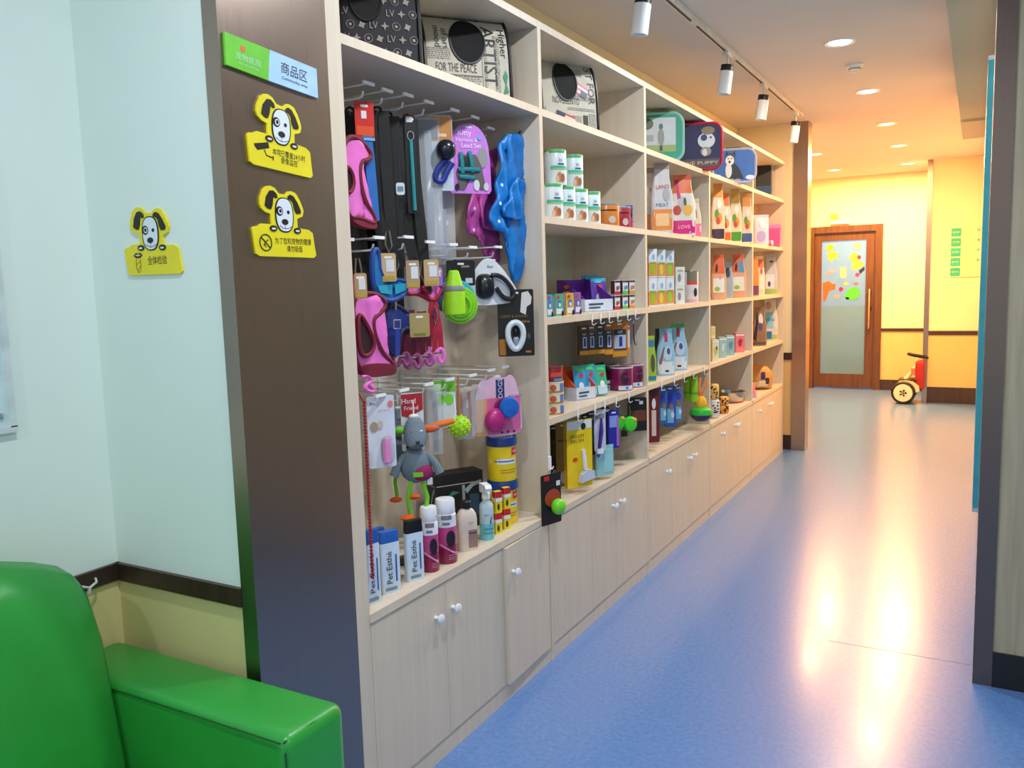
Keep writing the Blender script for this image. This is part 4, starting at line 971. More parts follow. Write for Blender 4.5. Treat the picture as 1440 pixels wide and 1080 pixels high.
# ---- bottom row
t, w_, hh = card('pet_brush_card', 'white card pack with pink pet brush, lowest peg row left', 'hang pack', (517, 556, 556, 658), 58, -.10, (218, 226, 240), [('t', 'Bio', -.6, .90, .06, (50, 60, 80)), ('o', 'round_logo', .7, .88, .2, .045, (225, 130, 120)), ('t', 'pet care', .2, .80, .05, (220, 130, 160)), ('o', 'pet_print', -.55, .58, .3, .07, (170, 150, 130)), ('o', 'pet_print', -.1, .60, .2, .06, (200, 190, 180))], dr=.05)
MB().tube([(.010, -.012, .08*hh), (.010, -.014, .34*hh), (.012, -.012, .40*hh)], .012, 8).build('brush_handle', mat((240, 150, 214), .35), t); bubble(t, 'clear_blister', .016, .24*hh, .022, .2*hh, .018, CLEAR)
t, w_, hh = card('toy_header_card', 'red and white header card over the grey plush toy', 'hang card', (564, 552, 596, 634), 52, -.12, (224, 226, 230), [('p', 'red_panel', [(-.95,.62),(-.95,.98),(.95,.99),(.95,.70),(.4,.66),(.1,.55)], (178, 36, 48)), ('t', 'Hand', -.3, .86, .12, (250, 240, 240)), ('t', 'Friend', -.1, .74, .1, (250, 240, 240)), ('o', 'logo', -.5, .08, .14, .04, (40, 50, 100))], dr=.02)
def plush(label, px, py, H, X, rz, arms=True):
    P = on(px, py, 'x', X); t = thing('plush_toy', label, 'plush toy', P, rz); s_ = H
    G = mat((112, 128, 140), .9, bump=.5, bscale=120); GR = mat((120, 206, 40), .8, bump=.3); OR = mat((236, 96, 30), .8, bump=.3)
    MB().ell((0, 0, .50*s_), (.15*s_, .10*s_, .17*s_), 18, 10).build('body', G, t)
    hd = MB().rings([[(r_*s_*1.0*math.cos(a), -.02*s_+r_*s_*.85*math.sin(a)+dy*s_, z*s_) for a in [2*math.pi*i/18 for i in range(18)]] for z, r_, dy in ((.665, .02, -.06), (.675, .06, -.06), (.70, .085, -.06), (.76, .105, -.04), (.84, .10, -.01), (.90, .08, 0), (.94, .05, 0), (.955, .01, 0))]).build('head', G, t)
    for x, c, l in ((-.13, GR, -1), (.14, OR, 1)):
        MB().ell((x*s_, 0, .83*s_), (.085*s_, .02*s_, .032*s_), 12, 6).build('ear_lining', c, hd)
        MB().ell((x*s_*1.0, .02*s_, .83*s_), (.10*s_, .02*s_, .042*s_), 12, 6).build('ear', G, hd)
    MB().ell((-.035*s_, -.108*s_, .83*s_), (.016*s_, .012*s_, .006*s_), 8, 4).build('stitched_eye', mat((210, 50, 80), .6), hd); MB().ell((.05*s_, -.105*s_, .83*s_), (.016*s_, .012*s_, .008*s_), 8, 4).build('stitched_eye', mat((240, 240, 240), .6), hd)
    MB().ell((.01*s_, -.150*s_, .735*s_), (.022*s_, .014*s_, .013*s_), 8, 4).build('nose', BLACK, hd)
    MB().tube([(-.03*s_, -.142*s_, .715*s_), (-.01*s_, -.15*s_, .70*s_), (.01*s_, -.152*s_, .725*s_), (.03*s_, -.15*s_, .70*s_), (.05*s_, -.142*s_, .712*s_)], .0022, 5).build('mouth', BLACK, hd)
    bl = MB().ell((.05*s_, -.055*s_, .44*s_), (.10*s_, .06*s_, .085*s_), 14, 8).build('belly_patch', mat((150, 30, 92), .8, bump=.3), t)
    MB().box(-.04*s_, .05*s_, -.12*s_, -.10*s_, .41*s_, .45*s_).build('green_stitch', GR, bl, 0)
    for sx in (-1, 1):
        MB().tube([(sx*.10*s_, -.02*s_, .60*s_), (sx*.17*s_, -.05*s_, .52*s_), (sx*.21*s_, -.06*s_, .42*s_)], [.03*s_, .035*s_, .045*s_], 10).build('arm', G, t)
        lg = MB().tube([(sx*.05*s_, -.02*s_, .36*s_), (sx*.09*s_, -.04*s_, .2*s_), (sx*.07*s_, -.03*s_, .05*s_)], .020*s_, 8).build('leg', GR, t)
        MB().ell((sx*.10*s_, -.07*s_, .025*s_), (.07*s_, .05*s_, .028*s_), 12, 6).build('foot', OR, lg)
    MB().ell((.0, 0, .95*s_), (.05*s_, .045*s_, .025*s_), 10, 5).build('hair_tuft', mat((225, 225, 222), .9, bump=1.0, bscale=150), hd)
    MB().tube([(0, 0, .95*s_), (0, .01, 1.10*s_)], .002, 4).build('hang_string', WHITE, t)
    MB().box(.09*s_, .14*s_, -.07*s_, -.06*s_, .32*s_, .385*s_).build('care_tag', mat((210, 214, 224), .5), t, 0)
plush('grey plush mouse toy with lime legs and orange feet, in front', 588, 728, .345, -.09, 42)
plush('second grey plush mouse toy half hidden behind the front one', 566, 702, .32, -.19, 60)
clear_pack('clear plastic toy pack between red header card and green card', (600, 540, 622, 640), 45, -.14, (150, 150, 156))
for i, b in enumerate(((609, 534, 628, 602), (622, 535, 641, 600))):
    card('green_snack_card', ['white and lime green toy card, left of the pair', 'white and lime green toy card, right of the pair'][i], 'hang card', b, 50, -.14+.02*i, (214, 218, 216), [('r', 'lime_band', -.95, .95, .76, .98, (110, 200, 40)), ('o', 'lime_blob', 0, .60, .7, .12, (120, 210, 50))])
P = on(647, 614, 'x', -.10); t = thing('ball_toy', 'lime green knobbly ball on a hanging pack', 'ball', P, 45); s_ = .037
MB().ell((0, 0, s_), (s_, s_, s_), 20, 12).build('ball', mat((168, 222, 20), .5, var=.02, bump=1.0, bscale=90), t)
for k in range(60):
    z = 1-2*(k+.5)/60; a = k*2.39996; r0 = math.sqrt(1-z*z)
    if r0*math.sin(a) < .3: MB().ell((s_*r0*math.cos(a), s_*r0*math.sin(a), s_+s_*z), (.0045, .0045, .0045), 6, 4).build('nub', mat((178, 228, 30), .5, var=0), t)
MB().tube([(0, 0, 2*s_), (0, .004, 2*s_+.06), (0, 0, 2*s_+.14)], .004).build('cord', mat((170, 120, 70), .7), t)
P = on(618, 598, 'x', -.08); t = thing('carrot_chew', 'short orange woven carrot chew beside the lime ball', 'chew toy', P, 45)
MB().tube([(-.045, 0, -.008), (-.02, 0, .0), (.02, 0, .006), (.05, 0, .012)], [.006, .011, .012, .008], 10).build('root', mat((236, 120, 30), .6, bump=.8, bscale=60), t)
MB().tube([(.05, 0, .012), (.058, .006, .04), (.055, .015, .09)], .002, 4).build('string', WHITE, t)
for i, (b, c, a, xx) in enumerate((((641, 545, 654, 618), (196, 178, 150), (220, 80, 50), -.16), ((652, 543, 667, 618), (190, 160, 120), (170, 24, 34), -.14), ((664, 540, 680, 612), (206, 172, 128), (232, 106, 30), -.13), ((676, 540, 690, 600), (180, 160, 130), (120, 40, 60), -.15))):
    clear_pack(['beige toy pack just right of the lime ball', 'clear toy pack with dark red rubber toy', 'clear toy pack with orange rubber toy', 'clear toy pack with plum toy behind the yo-yo card'][i], b, 50, xx, a, [('r', 'kraft_header', -.9, .9, .78, .98, c), ('r', 'white_label', -.5, .4, .60, .76, (225, 225, 225))], .02)
def cloud(w_, h): return smooth_poly([(-w_*.5, .04*h), (w_*.46, .0), (w_*.5, h*.3), (w_*.4, h*.82), (w_*.28, h*.98), (w_*.12, h*.90), (-.02*w_, h*.99), (-w_*.18, h*.9), (-w_*.38, h*.92), (-w_*.5, h*.6)], 2)
t, w_, hh = card('yoyo_toy_card', 'pink card with cloud top holding a blue and magenta yo-yo', 'hang pack', (667, 524, 735, 616), 58, -.08, (232, 190, 214), [('r', 'pink_field', -.5, .9, .06, .62, (226, 110, 166)), ('r', 'kraft_side', -.95, -.5, .06, .62, (224, 170, 110)), ('r', 'blue_name', -.1, .25, .62, .9, (40, 54, 110)), ('t', 'DOGS', .08, .76, .11, (225, 230, 240), 90), ('t', 'PET TOY', .68, .62, .06, (50, 90, 170)),
    ('o', 'paw_print', .1, .08, .05, .02, (90, 20, 60)), ('o', 'paw_print', .35, .08, .05, .02, (90, 20, 60)), ('o', 'paw_print', .6, .08, .05, .02, (90, 20, 60))], shapefn=cloud)
MB().ell((-.14*w_, -.03, .30*hh), (.045, .03, .045), 16, 8).build('magenta_ball', mat((186, 34, 124), .35), t)
MB().lathe([(.001, -.028), (.034, -.024), (.040, -.010), (.036, 0), (.030, .004)], 20, (.10*w_, -.035, .48*hh), 'y').build('blue_disc', mat((24, 104, 196), .35), t)
MB().lathe([(.034, .0), (.038, .012), (.030, .022), (.001, .024)], 20, (.04*w_, -.032, .47*hh), 'y').build('magenta_disc', mat((120, 30, 90), .35), t)
# red bead rope
t = thing('bead_rope', 'long dark red beaded rope hanging at the left edge', 'rope', on(512, 565, 'x', -.03), 0); m_ = mat((150, 16, 34), .5)
p0, p1 = on(512, 565, 'x', -.03), on(524, 812, 'x', -.012); m0 = MB()
for k in range(52):
    p = p0.lerp(p1, k/51)-p0; m0.ell((p.x, p.y, p.z), (.0055, .0055, .005), 7, 4)
o = m0.build('beads', m_, t); o['kind'] = 'stuff'
MB().tube([(0, 0, 0), (-.02, -.012, .04), (-.06, -.018, .07)], .003).build('cord', m_, t)

# ================================================================== BAY 1: COUNTER GOODS
CT = SC_
def slab_bottle(label, b, rz, X, cap, capm=.82, ink=(30, 40, 60)):
    loc, w_, d_, hh = fit(b, rz, .42, CT, X)
    t = thing('shampoo_bottle', label, 'bottle', loc, rz)
    po = rr(-w_/2, w_/2, -d_/2, d_/2, d_*.32, 4)
    def lf(z0, z1, k0=1, k1=1): return [[(p[0]*k, p[1]*k, z) for p in po] for z, k in ((z0, k0*.98), (z0+.003, k0), (z1-.004, k1), (z1, k1*.97))]
    MB().rings(lf(0, hh*capm)).build('body', mat((206, 224, 242), .35), t, 40)
    MB().rings(lf(hh*capm, hh, 1.01, .96)).build('cap', mat(cap, .3), t, 40)
    f = lambda x, z: -d_/2
    deco(t, f, w_/2, hh, [('t', 'Pet Esthé', -.05, .42, .155, ink, 90, .0)] if False else [])
    letters(t, 'Pet Esthé', -.10*w_, .42*hh, w_*.42, ink, f, rot=90, e=.002, fitw=hh*.52)
    deco(t, f, w_/2, hh, [('r', 'blue_stripe', .42, .58, .18, .62, (40, 90, 170)), ('r', 'fine_print', -.7, .5, .05, .10, (120, 140, 160))])
    return t
slab_bottle('blue-capped white shampoo bottle, leftmost and behind the bead rope', (507, 744, 536, 862), 78, -.045, (36, 92, 176))
slab_bottle('blue-capped white shampoo bottle, right of the bead rope', (531, 745, 564, 851), 66, -.055, (40, 100, 186))
slab_bottle('blue-capped white shampoo bottle standing behind, partly hidden', (516, 742, 545, 845), 70, -.13, (36, 88, 168))
slab_bottle('black-capped white shampoo bottle beside the aerosol cans', (567, 730, 597, 831), 66, -.05, (18, 18, 20), .80)
def aerosol(label, b, X):
    loc, w_, d_, hh = fit(b, 55, .02, CT, X); r_ = w_/2
    t = thing('aerosol_can', label, 'spray can', loc, 40)
    MB().lathe([(r_*.95, 0), (r_, .003), (r_, hh*.30)], 24).build('lower_body', mat((142, 22, 74), .3), t)
    MB().lathe([(r_, hh*.30), (r_, hh*.58)], 24).build('pink_body', mat((196, 70, 140), .3), t)
    MB().lathe([(r_, hh*.58), (r_, hh*.76), (r_*.9, hh*.78)], 24).build('white_body', mat((228, 234, 242), .3), t)
    MB().lathe([(r_*.90, hh*.775), (r_*.95, hh*.79), (r_*.93, hh*.97), (r_*.85, hh), (.001, hh)], 24).build('cap', mat((236, 240, 246), .3), t)
    f = lambda x, z: -math.sqrt(max(r_*r_-x*x, 1e-8))
    deco(t, f, r_, hh, [('r', 'grey_badge', -.5, .5, .70, .77, (120, 124, 132)), ('o', 'dog_print', .35, .40, .45, .13, (34, 22, 30)), ('p', 'swoosh', [(-.9,.36),(.0,.26),(.9,.17),(.9,.12),(-.9,.30)], (226, 150, 190)), ('t', 'VS', .0, .735, .05, (230, 120, 130)), ('r', 'print', -.4, .3, .62, .66, (110, 120, 140)), ('r', 'fine_print', .1, .7, .14, .145, (225, 190, 205)), ('r', 'fine_print', .1, .7, .11, .115, (225, 190, 205)), ('r', 'fine_print', .1, .7, .08, .085, (225, 190, 205))])
aerosol('smaller white-capped magenta aerosol can with dog print', (592, 711, 616, 813), -.055)
aerosol('larger white-capped magenta aerosol can with dog print', (613, 700, 641, 799), -.055)
loc, w_, d_, hh = fit((640, 703, 673, 784), 55, .6, CT, -.06)
t = thing('lotion_bottle', 'cream coloured lotion bottle with black cap', 'bottle', loc, 55)
po = rr(-w_/2, w_/2, -d_/2, d_/2, d_*.35, 5)
MB().rings([[(p[0]*k, p[1]*k, z*hh) for p in po] for z, k in ((0, .96), (.02, 1), (.62, 1), (.72, .93), (.80, .72), (.85, .42))]).build('body', mat((224, 210, 196), .35), t, 50)
MB().lathe([(.016, hh*.85), (.017, hh*.86), (.017, hh*.98), (.014, hh), (.001, hh)], 18).build('cap', BLACK, t)
deco(t, lambda x, z: -d_/2, w_/2, hh, [('r', 'grey_label', -.1, .85, .06, .42, (150, 124, 116)), ('r', 'print', .0, .75, .34, .37, (80, 60, 58)), ('t', 'PET', .2, .56, .06, (120, 100, 96))])
loc, w_, d_, hh = fit((672, 680, 696, 768), 55, .5, CT, -.06)
t = thing('spray_bottle', 'clear teal spray bottle with white trigger', 'spray bottle', loc, 50); r_ = w_*.47
MB().lathe([(r_*.96, 0), (r_, .004), (r_, hh*.30)], 22).build('teal_label', mat((110, 196, 206), .3), t)
MB().lathe([(r_, hh*.30), (r_, hh*.56), (r_*.92, hh*.64), (r_*.5, hh*.70), (r_*.45, hh*.74)], 22).build('body', mat((196, 220, 230), .2, alpha=.9), t)
MB().lathe([(r_*.55, hh*.73), (r_*.58, hh*.74), (r_*.55, hh*.82), (r_*.4, hh*.84)], 16).build('collar', WHITE, t)
MB().rings([[(x, y, z*hh) for x, y in ((-.012, -.03+dy), (.012, -.03+dy), (.014, .03), (-.014, .03))] for z, dy in ((.84, .012), (.89, .0), (.95, -.006), (1.0, .004))]).build('trigger_head', WHITE, t)
MB().tube([(0, -.02, hh*.90), (0, -.034, hh*.86), (0, -.032, hh*.78)], .005, 8).build('trigger', WHITE, t)
deco(t, lambda x, z: -math.sqrt(max(r_*r_-x*x, 1e-8)), r_, hh, [('p', 'swoosh', [(.1,.32),(.5,.46),(.6,.46),(.3,.30)], (40, 90, 130)), ('t', 'PET', -.3, .46, .05, (60, 110, 150)), ('r', 'fine_print', -.7, .7, .12, .14, (60, 140, 160)), ('r', 'fine_print', -.7, .7, .2, .22, (60, 140, 160))])
k = 0
for r_, (z0, z1) in enumerate(((752, 722), (722, 692))):
    for c in range(2):
        b = (693+c*12, z1-c*7, 706+c*12, z0-c*7)
        zz = CT+.079*r_
        t, a, d_, hh = boxed('medicine_box', ['small yellow and red box, bottom left of four', 'small yellow and red box, bottom right of four', 'small yellow and red box, top left of four', 'small yellow and red box, top right of four'][r_*2+c], 'box', b, 60, .8, zz, -.058, (240, 218, 36), [('r', 'red_band', -1, 1, .70, 1, (206, 30, 48)), ('r', 'white_band', -1, 1, .52, .70, (235, 235, 230)), ('o', 'dog_print', -.2, .28, .4, .16, (80, 60, 20))], [('r', 'red_band', -1, 1, .70, 1, (206, 30, 48)), ('r', 'white_band', -1, 1, .52, .70, (235, 235, 230))], 'small yellow boxes on the counter', h=.078)
for r_ in range(2):
    loc, w_, d_, hh = fit((707, 615, 748, 677), 55, .02, None, -.10)
    z = CT+.168*r_; R0 = .058; H = .166
    t = thing('supplement_jar', ['yellow jar with blue lid, standing on the counter', 'yellow jar with blue lid, stacked on top of the other jar'][r_], 'jar', (-.115, 2.70, z), 52, 'yellow supplement jars')
    MB().lathe([(R0*.93, 0), (R0*.95, .003), (R0*.95, H*.80)], 30).build('body', mat((246, 214, 30), .3), t)
    MB().lathe([(R0, H*.80), (R0*1.03, H*.81), (R0*1.03, H*.97), (R0*.99, H), (R0*.9, H), (R0*.88, H*.975), (.001, H*.975)], 30).build('lid', mat((26, 62, 140), .3), t)
    f = lambda x, z: -math.sqrt(max((R0*.95)**2-x*x, 1e-8))
    deco(t, f, R0*.95, H, [('r', 'white_band', -.97, .97, .40, .52, (232, 236, 242)), ('r', 'red_badge', .35, .9, .60, .76, (214, 36, 60)), ('r', 'print', -.8, .6, .45, .48, (80, 110, 180)), ('r', 'print', -.5, .8, .26, .275, (170, 120, 40)), ('r', 'print', -.5, .6, .20, .215, (170, 120, 40)), ('t', 'RED', .62, .68, .07, (245, 230, 230))])
    if r_ == 1: MB().tube([(p[0], p[1], H*.985) for p in oval(0, 0, R0*.72, R0*.72, 24)], .003, 5, True).build('lid_ring', mat((150, 180, 225), .3), t)
t, a, d_, hh = boxed('dryer_box', 'black product box with grey line drawings at the back of counter', 'box', (601, 662, 680, 748), 58, .42, CT, -.25, (20, 20, 22), [('r', 'rule', -.95, .95, .80, .815, (190, 194, 196)), ('r', 'dryer_print', .10, .22, .08, .78, (150, 158, 164)), ('p', 'arc_print', [(.2,.7),(.5,.8),(.9,.84),(.9,.78),(.55,.73),(.3,.62)], (160, 168, 172)), ('p', 'swoosh', [(-.7,.55),(-.3,.7),(.0,.66),(-.3,.62)], (60, 130, 100)), ('r', 'blue_print', .4, .8, .2, .6, (40, 70, 90))], [('r', 'rule', -.95, .95, .80, .815, (190, 194, 196)), ('r', 'edge', .88, .94, .1, .8, (160, 164, 168)), ('p', 'arc_print', [(.0,.5),(.5,.72),(.9,.78),(.9,.72),(.5,.62),(.2,.44)], (170, 176, 180)), ('t', 'AIR', -.3, .86, .08, (70, 130, 90))])
t = thing('folded_cable', 'dark folded plastic item lying behind the black-capped bottle', 'accessory', on(590, 745, 'z', CT), 60)
t.location = (-.16, 2.16, CT); MB().ell((0, 0, .012), (.07, .04, .012), 14, 6).build('body', mat((40, 48, 46), .3), t); MB().tube([(-.05, -.01, .02), (0, -.03, .026), (.05, -.01, .022)], .003).build('cord', BLACK, t)
# glow ball card hung on a white hook at the divider
t, w_, hh = card('glow_ball_card', 'black card with lime glow ball hanging in front of the divider', 'hang pack', (761, 666, 789, 737), 72, .022, (24, 16, 22), [('r', 'red_logo', -.7, -.2, .88, .97, (200, 40, 50)), ('o', 'flame_print', .1, .52, .8, .18, (170, 60, 40)), ('r', 'white_mark', .5, .9, .74, .84, (225, 225, 225))], hole=False)
MB().ell((.012, -.028, .36*hh), (.032, .028, .032), 18, 10).build('ball', mat((116, 220, 40), .2), t)
t = thing('adhesive_hook', 'small white adhesive hook on the divider panel front', 'hook', (.0005, 2.871, .80), 90)
MB().box(-.010, .010, -.005, 0, -.02, .035).build('base', WHITE, t, 0); MB().tube([(0, -.005, -.012), (0, -.014, -.014), (0, -.018, -.004)], .003).build('prong', WHITE, t)

# ================================================================== BAY 2
GRN = (64, 160, 92)
def milk_can(label, b, X, zs):
    t, r_, hh = canned('milk_powder_can', label, 'can', b, 40, zs, X, (224, 238, 240), (120, 190, 130), [
        ('r', 'green_top_band', -.98, .98, .90, .98, (90, 180, 110)), ('t', 'in', .25, .70, .16, (70, 60, 110)), ('r', 'name_print', .0, .6, .57, .61, (60, 70, 110)), ('r', 'teal_band', -.6, .9, .46, .54, (60, 190, 160)), ('r', 'yellow_band', -.6, .9, .43, .46, (190, 200, 90)),
        ('o', 'puppy_print', .15, .22, .26, .14, (196, 130, 84)), ('o', 'puppy_print', .45, .20, .2, .12, (170, 100, 70)), ('o', 'puppy_print', -.05, .17, .16, .09, (226, 180, 140))], 'white and green milk powder cans', h=.142, r_=.047)
NM = ['first', 'second', 'third', 'fourth']
for i in range(4): milk_can(f'white and green milk powder can, bottom row, {NM[i]} from the left divider', (765+i*18, 262, 786+i*18, 316), -.07, S2)
for i in range(2): milk_can(f'white and green milk powder can, top row, {["left", "right"][i]} one', (768+i*24, 212, 793+i*24, 262), -.085, S2+.1425)
for i, (b, c, l, lab, st_) in enumerate((((837, 286, 866, 318), (206, 122, 40), (120, 140, 170), 'orange tin with blue-grey lid beside the white cans', 0), ((862, 288, 882, 320), (170, 40, 60), (140, 150, 180), 'red and black tin between orange and pink tins', 0),
        ((879, 305, 896, 322), (206, 60, 156), (96, 70, 180), 'pink tin with violet lid, under the blue tin', 0), ((879, 290, 896, 306), (50, 60, 130), (90, 80, 190), 'dark blue tin with violet lid, on the pink tin', 1))):
    t, r_, hh = canned('snack_tin', lab, 'tin', b, 40, S2+(.062 if st_ else 0), -.085, c, l, [('r', 'print', -.6, .6, .68, .74, (60, 30, 20)), ('o', 'dog_print', .2, .3, .3, .16, (190, 180, 170))], h=(.060 if i > 1 else .105), r_=(.052 if i != 0 else .064))
# snack cups on black bases
for i, (b, c) in enumerate((((766, 414, 777, 449), (80, 170, 200)), ((777, 413, 792, 448), (90, 180, 150)), ((792, 412, 807, 446), (232, 178, 70)), ((805, 411, 817, 444), (150, 110, 190)))):
    t, w_, d_, hh = boxed('snack_box', f'small colourful snack box with black foot, {NM[i]} from the divider', 'box', b, 58, .6, S3, -.05, c, [('r', 'white_panel', -.8, .8, .1, .34, (226, 230, 236)), ('o', 'dog_print', 0, .55, .5, .17, (70, 120, 190)), ('o', 'face_print', .05, .5, .3, .1, (225, 225, 225)), ('o', 'logo', -.3, .85, .4, .07, (220, 60, 50)), ('o', 'black_foot', .75, .12, .3, .12, (24, 22, 24))], [('r', 'side_panel_print', -.8, .8, .1, .9, (190, 190, 200))], 'small snack boxes')
def tray(label, b, X, zs, col, front, rz=68, dr=1.0, h=None):
    """open counter display box with sloping sides"""
    loc, w_, d_, hh = fit(b, rz, dr, zs, X); hh = h or hh
    t = thing('display_box', label, 'display box', loc, rz)
    for sx in (-1, 1):
        MB().rings([[(sx*w_/2-sx*k, y, z) for y, z in ((-d_/2, 0), (d_/2, 0), (d_/2, hh), (d_*.28, hh), (-d_/2, hh*.42))] for k in (0, .003)]).build('side_wall', mat(col, .5), t, 0)
    box('back_wall', mat(col, .5), t, -w_/2, w_/2, d_/2-.003, d_/2, 0, hh); box('bottom', mat(front, .5), t, -w_/2, w_/2, -d_/2, d_/2, 0, .004)
    box('front_wall', mat(front, .5), t, -w_/2, w_/2, -d_/2, -d_/2+.003, 0, hh*.38)
    MB().rings([[(-w_/2-.0005-k, y, z) for y, z in ((-d_/2, 0), (d_/2, 0), (d_/2, hh*.40), (-d_/2, hh*.40))] for k in (0, .0008)]).build('white_side_print', mat(front, .5), t, 0)
    deco(t, lambda x, z: -d_/2, w_/2, hh, [('r', 'print', -.7, .3, .2, .26, (70, 80, 110)), ('r', 'print', -.7, .1, .1, .15, (70, 80, 110))])
    return t, loc, w_, d_, hh
t, loc, w_, d_, hh = tray('purple cardboard display box with sloping side', (783, 393, 862, 446), -.16, S3, (104, 40, 150), (214, 222, 236))
deco(t, lambda x, z: 0, d_/2, hh, [('o', 'logo', -.2, .78, .2, .06, (220, 90, 60)), ('o', 'print', -.2, .58, .32, .07, (170, 170, 200))], 'l', w_/2+.003)
for i in range(3):
    pouch('snack_pouch', f'purple and teal snack pouch in the purple display box, {NM[i]} from the front', 'pouch', (829-i*6, 391-i*2, 858-i*5, 438-i*3), 62, .35, S3+.006, -.125-.045*i, (96, 60, 160), [('o', 'dog_print', 0, .36, .6, .18, (190, 205, 225)), ('o', 'dog_face', .1, .42, .3, .08, (80, 150, 200)), ('o', 'logo', .1, .74, .3, .07, (220, 50, 80)), ('r', 'white_base', -.8, .8, .03, .12, (225, 228, 236)), ('p', 'teal_bow', [(-.7,.86),(-.1,.96),(.5,.9),(.1,.84)], (60, 180, 200))], (80, 170, 200), lean=-6)
for r_ in range(2):
    for c in range(4):
        t, w_, d_, hh = boxed('gelatin_cup_pack', f'white snack cup pack with {["red", "green", "orange", "lime"][c]} base, {["lower", "upper"][r_]} layer', 'box', (859+c*11, 412-25*r_-c*1.0, 872+c*11, 438-25*r_-c*1.6), 66, .8, S3+.072*r_, -.075, (232, 230, 228), [('r', 'colour_base', -1, 1, 0, .24, [(200, 50, 60), (110, 190, 70), (230, 150, 60), (150, 200, 60)][c]), ('o', 'cherry_print', -.2, .45, .4, .16, [(190, 40, 60), (90, 150, 190), (230, 120, 40), (110, 160, 60)][c]), ('r', 'brown_lid_print', -1, 1, .84, .96, (90, 50, 40)), ('o', 'face_print', .45, .5, .25, .14, (90, 110, 170))], [('r', 'brown_side', -1, 1, .05, .95, (92, 56, 48))], 'snack cup packs', h=.07)
# hooks clipped on shelf edges with hanging goods
def shelf_hook(y, z, label, L=.05):
    t = thing('shelf_edge_hook', label, 'hook', (0, y, z), 0, 'small white hooks clipped under the shelf edges')
    box('clip', WHITE, t, .0002, .004, -.005, .005, -.02, .012)
    MB().tube([(.002, 0, -.018), (.002, 0, -.032), (.010, 0, -.036), (.020, 0, -.028)], .0018).build('prong', WHITE, t)
    return t
hk = lambda px, zz: on(px, 500, 'x', 0).y
def hooks(pxs, zz, where):
    for i, x in enumerate(pxs): shelf_hook(on(x, pj((0, 3.4, zz))[1], 'x', 0).y, zz, f'small white shelf-edge hook, {["first","second","third","fourth","fifth","sixth","seventh"][i]} along the {where}')
hooks([832, 844, 856, 868, 882, 893], Z3-TH/2+.012, 'shelf above the brown stick packs')
hooks([812, 836, 850, 866, 884], Z4-TH/2+.012, 'shelf above the yellow brush card')
for i, (b, c) in enumerate((((813, 458, 828, 500), (96, 58, 30)), ((824, 457, 838, 499), (120, 74, 40)), ((836, 456, 850, 498), (70, 52, 50)), ((848, 454, 862, 499), (180, 90, 30)), ((859, 452, 882, 502), (196, 112, 36)))):
    card('stick_pack', ['brown chew stick pack, far left of the hanging row', 'brown chew stick pack with gold foot, second in hanging row', 'dark chew stick pack in the middle of hanging row', 'dark chew stick pack with orange foot, fourth in the row', 'orange chew stick pack with blue print, widest at right of row'][i], 'hang pack', b, 56, -.05-.02*(4-i), c, [('r', 'dark_panel', -.8, .8, .2, .78, (50, 46, 56)), ('r', 'white_panel', -.3 if i < 4 else -.7, .5 if i < 4 else .75, .24, .62, (186, 190, 206)), ('r', 'blue_print', -.1, .3, .3, .58, (50, 60, 130)), ('r', 'gold_foot', -.9, .9, .02, .16, (216, 150, 40)), ('t', 'PET', 0, .70, .1, (230, 220, 210))], th=.012)
card('stick_pack', 'thin orange and white stick pack at the right of hooks', 'hang pack', (879, 458, 885, 495), 56, -.03, (222, 216, 210), [('r', 'gold_foot', -.9, .9, .02, .18, (222, 150, 40)), ('r', 'red_head', -.9, .9, .84, .97, (200, 90, 60))], th=.008, hole=False)
t = thing('grooming_comb', 'thin dark metal comb hanging at the right divider', 'comb', on(891, 455, 'x', -.02), 60)
MB().tube([(0, 0, .0), (.001, 0, -.06), (.004, 0, -.09), (.012, 0, -.105)], .003, 6).build('stem', mat((70, 66, 62), .3, .8), t); MB().tube([(0, 0, 0), (-.004, 0, .012), (.004, 0, .016)], .002).build('loop', CHROME, t)
# fourth shelf
for i, (z0, c) in enumerate(((0, (196, 130, 70)), (.045, (206, 150, 50)), (.09, (200, 140, 60)))):
    canned('small_tin', f'small gold tin with paper label, {["bottom","middle","top"][i]} of the stack of three', 'tin', (770, 556, 789, 582), 45, S4+z0, -.045, c, (214, 206, 180), [('r', 'label', -.8, .3, .15, .85, (226, 214, 190)), ('r', 'blue_print', .3, .8, .2, .8, (90, 130, 190)), ('o', 'meat_print', -.4, .45, .3, .3, (190, 90, 50))], 'small gold tins stacked by the divider', h=.044, r_=.040)
canned('small_tin', 'dark red tin on top behind the gold stack', 'tin', (768, 518, 786, 545), 45, S4+.1355, -.05, (150, 24, 36), (90, 60, 60), [('r', 'print', -.5, .7, .3, .6, (206, 80, 70)), ('r', 'blue_base', -.2, .8, .02, .2, (110, 140, 190))], h=.060, r_=.042)
t, loc, w_, d_, hh = tray('orange cardboard display box with sloping sides, fourth shelf', (783, 516, 838, 574), -.15, S4, (232, 92, 36), (212, 220, 234))
t, loc, w_, d_, hh = tray('brown-grey display box with blue snack pouches, fourth shelf', (822, 511, 866, 569), -.17, S4, (112, 88, 66), (212, 220, 234), 66)
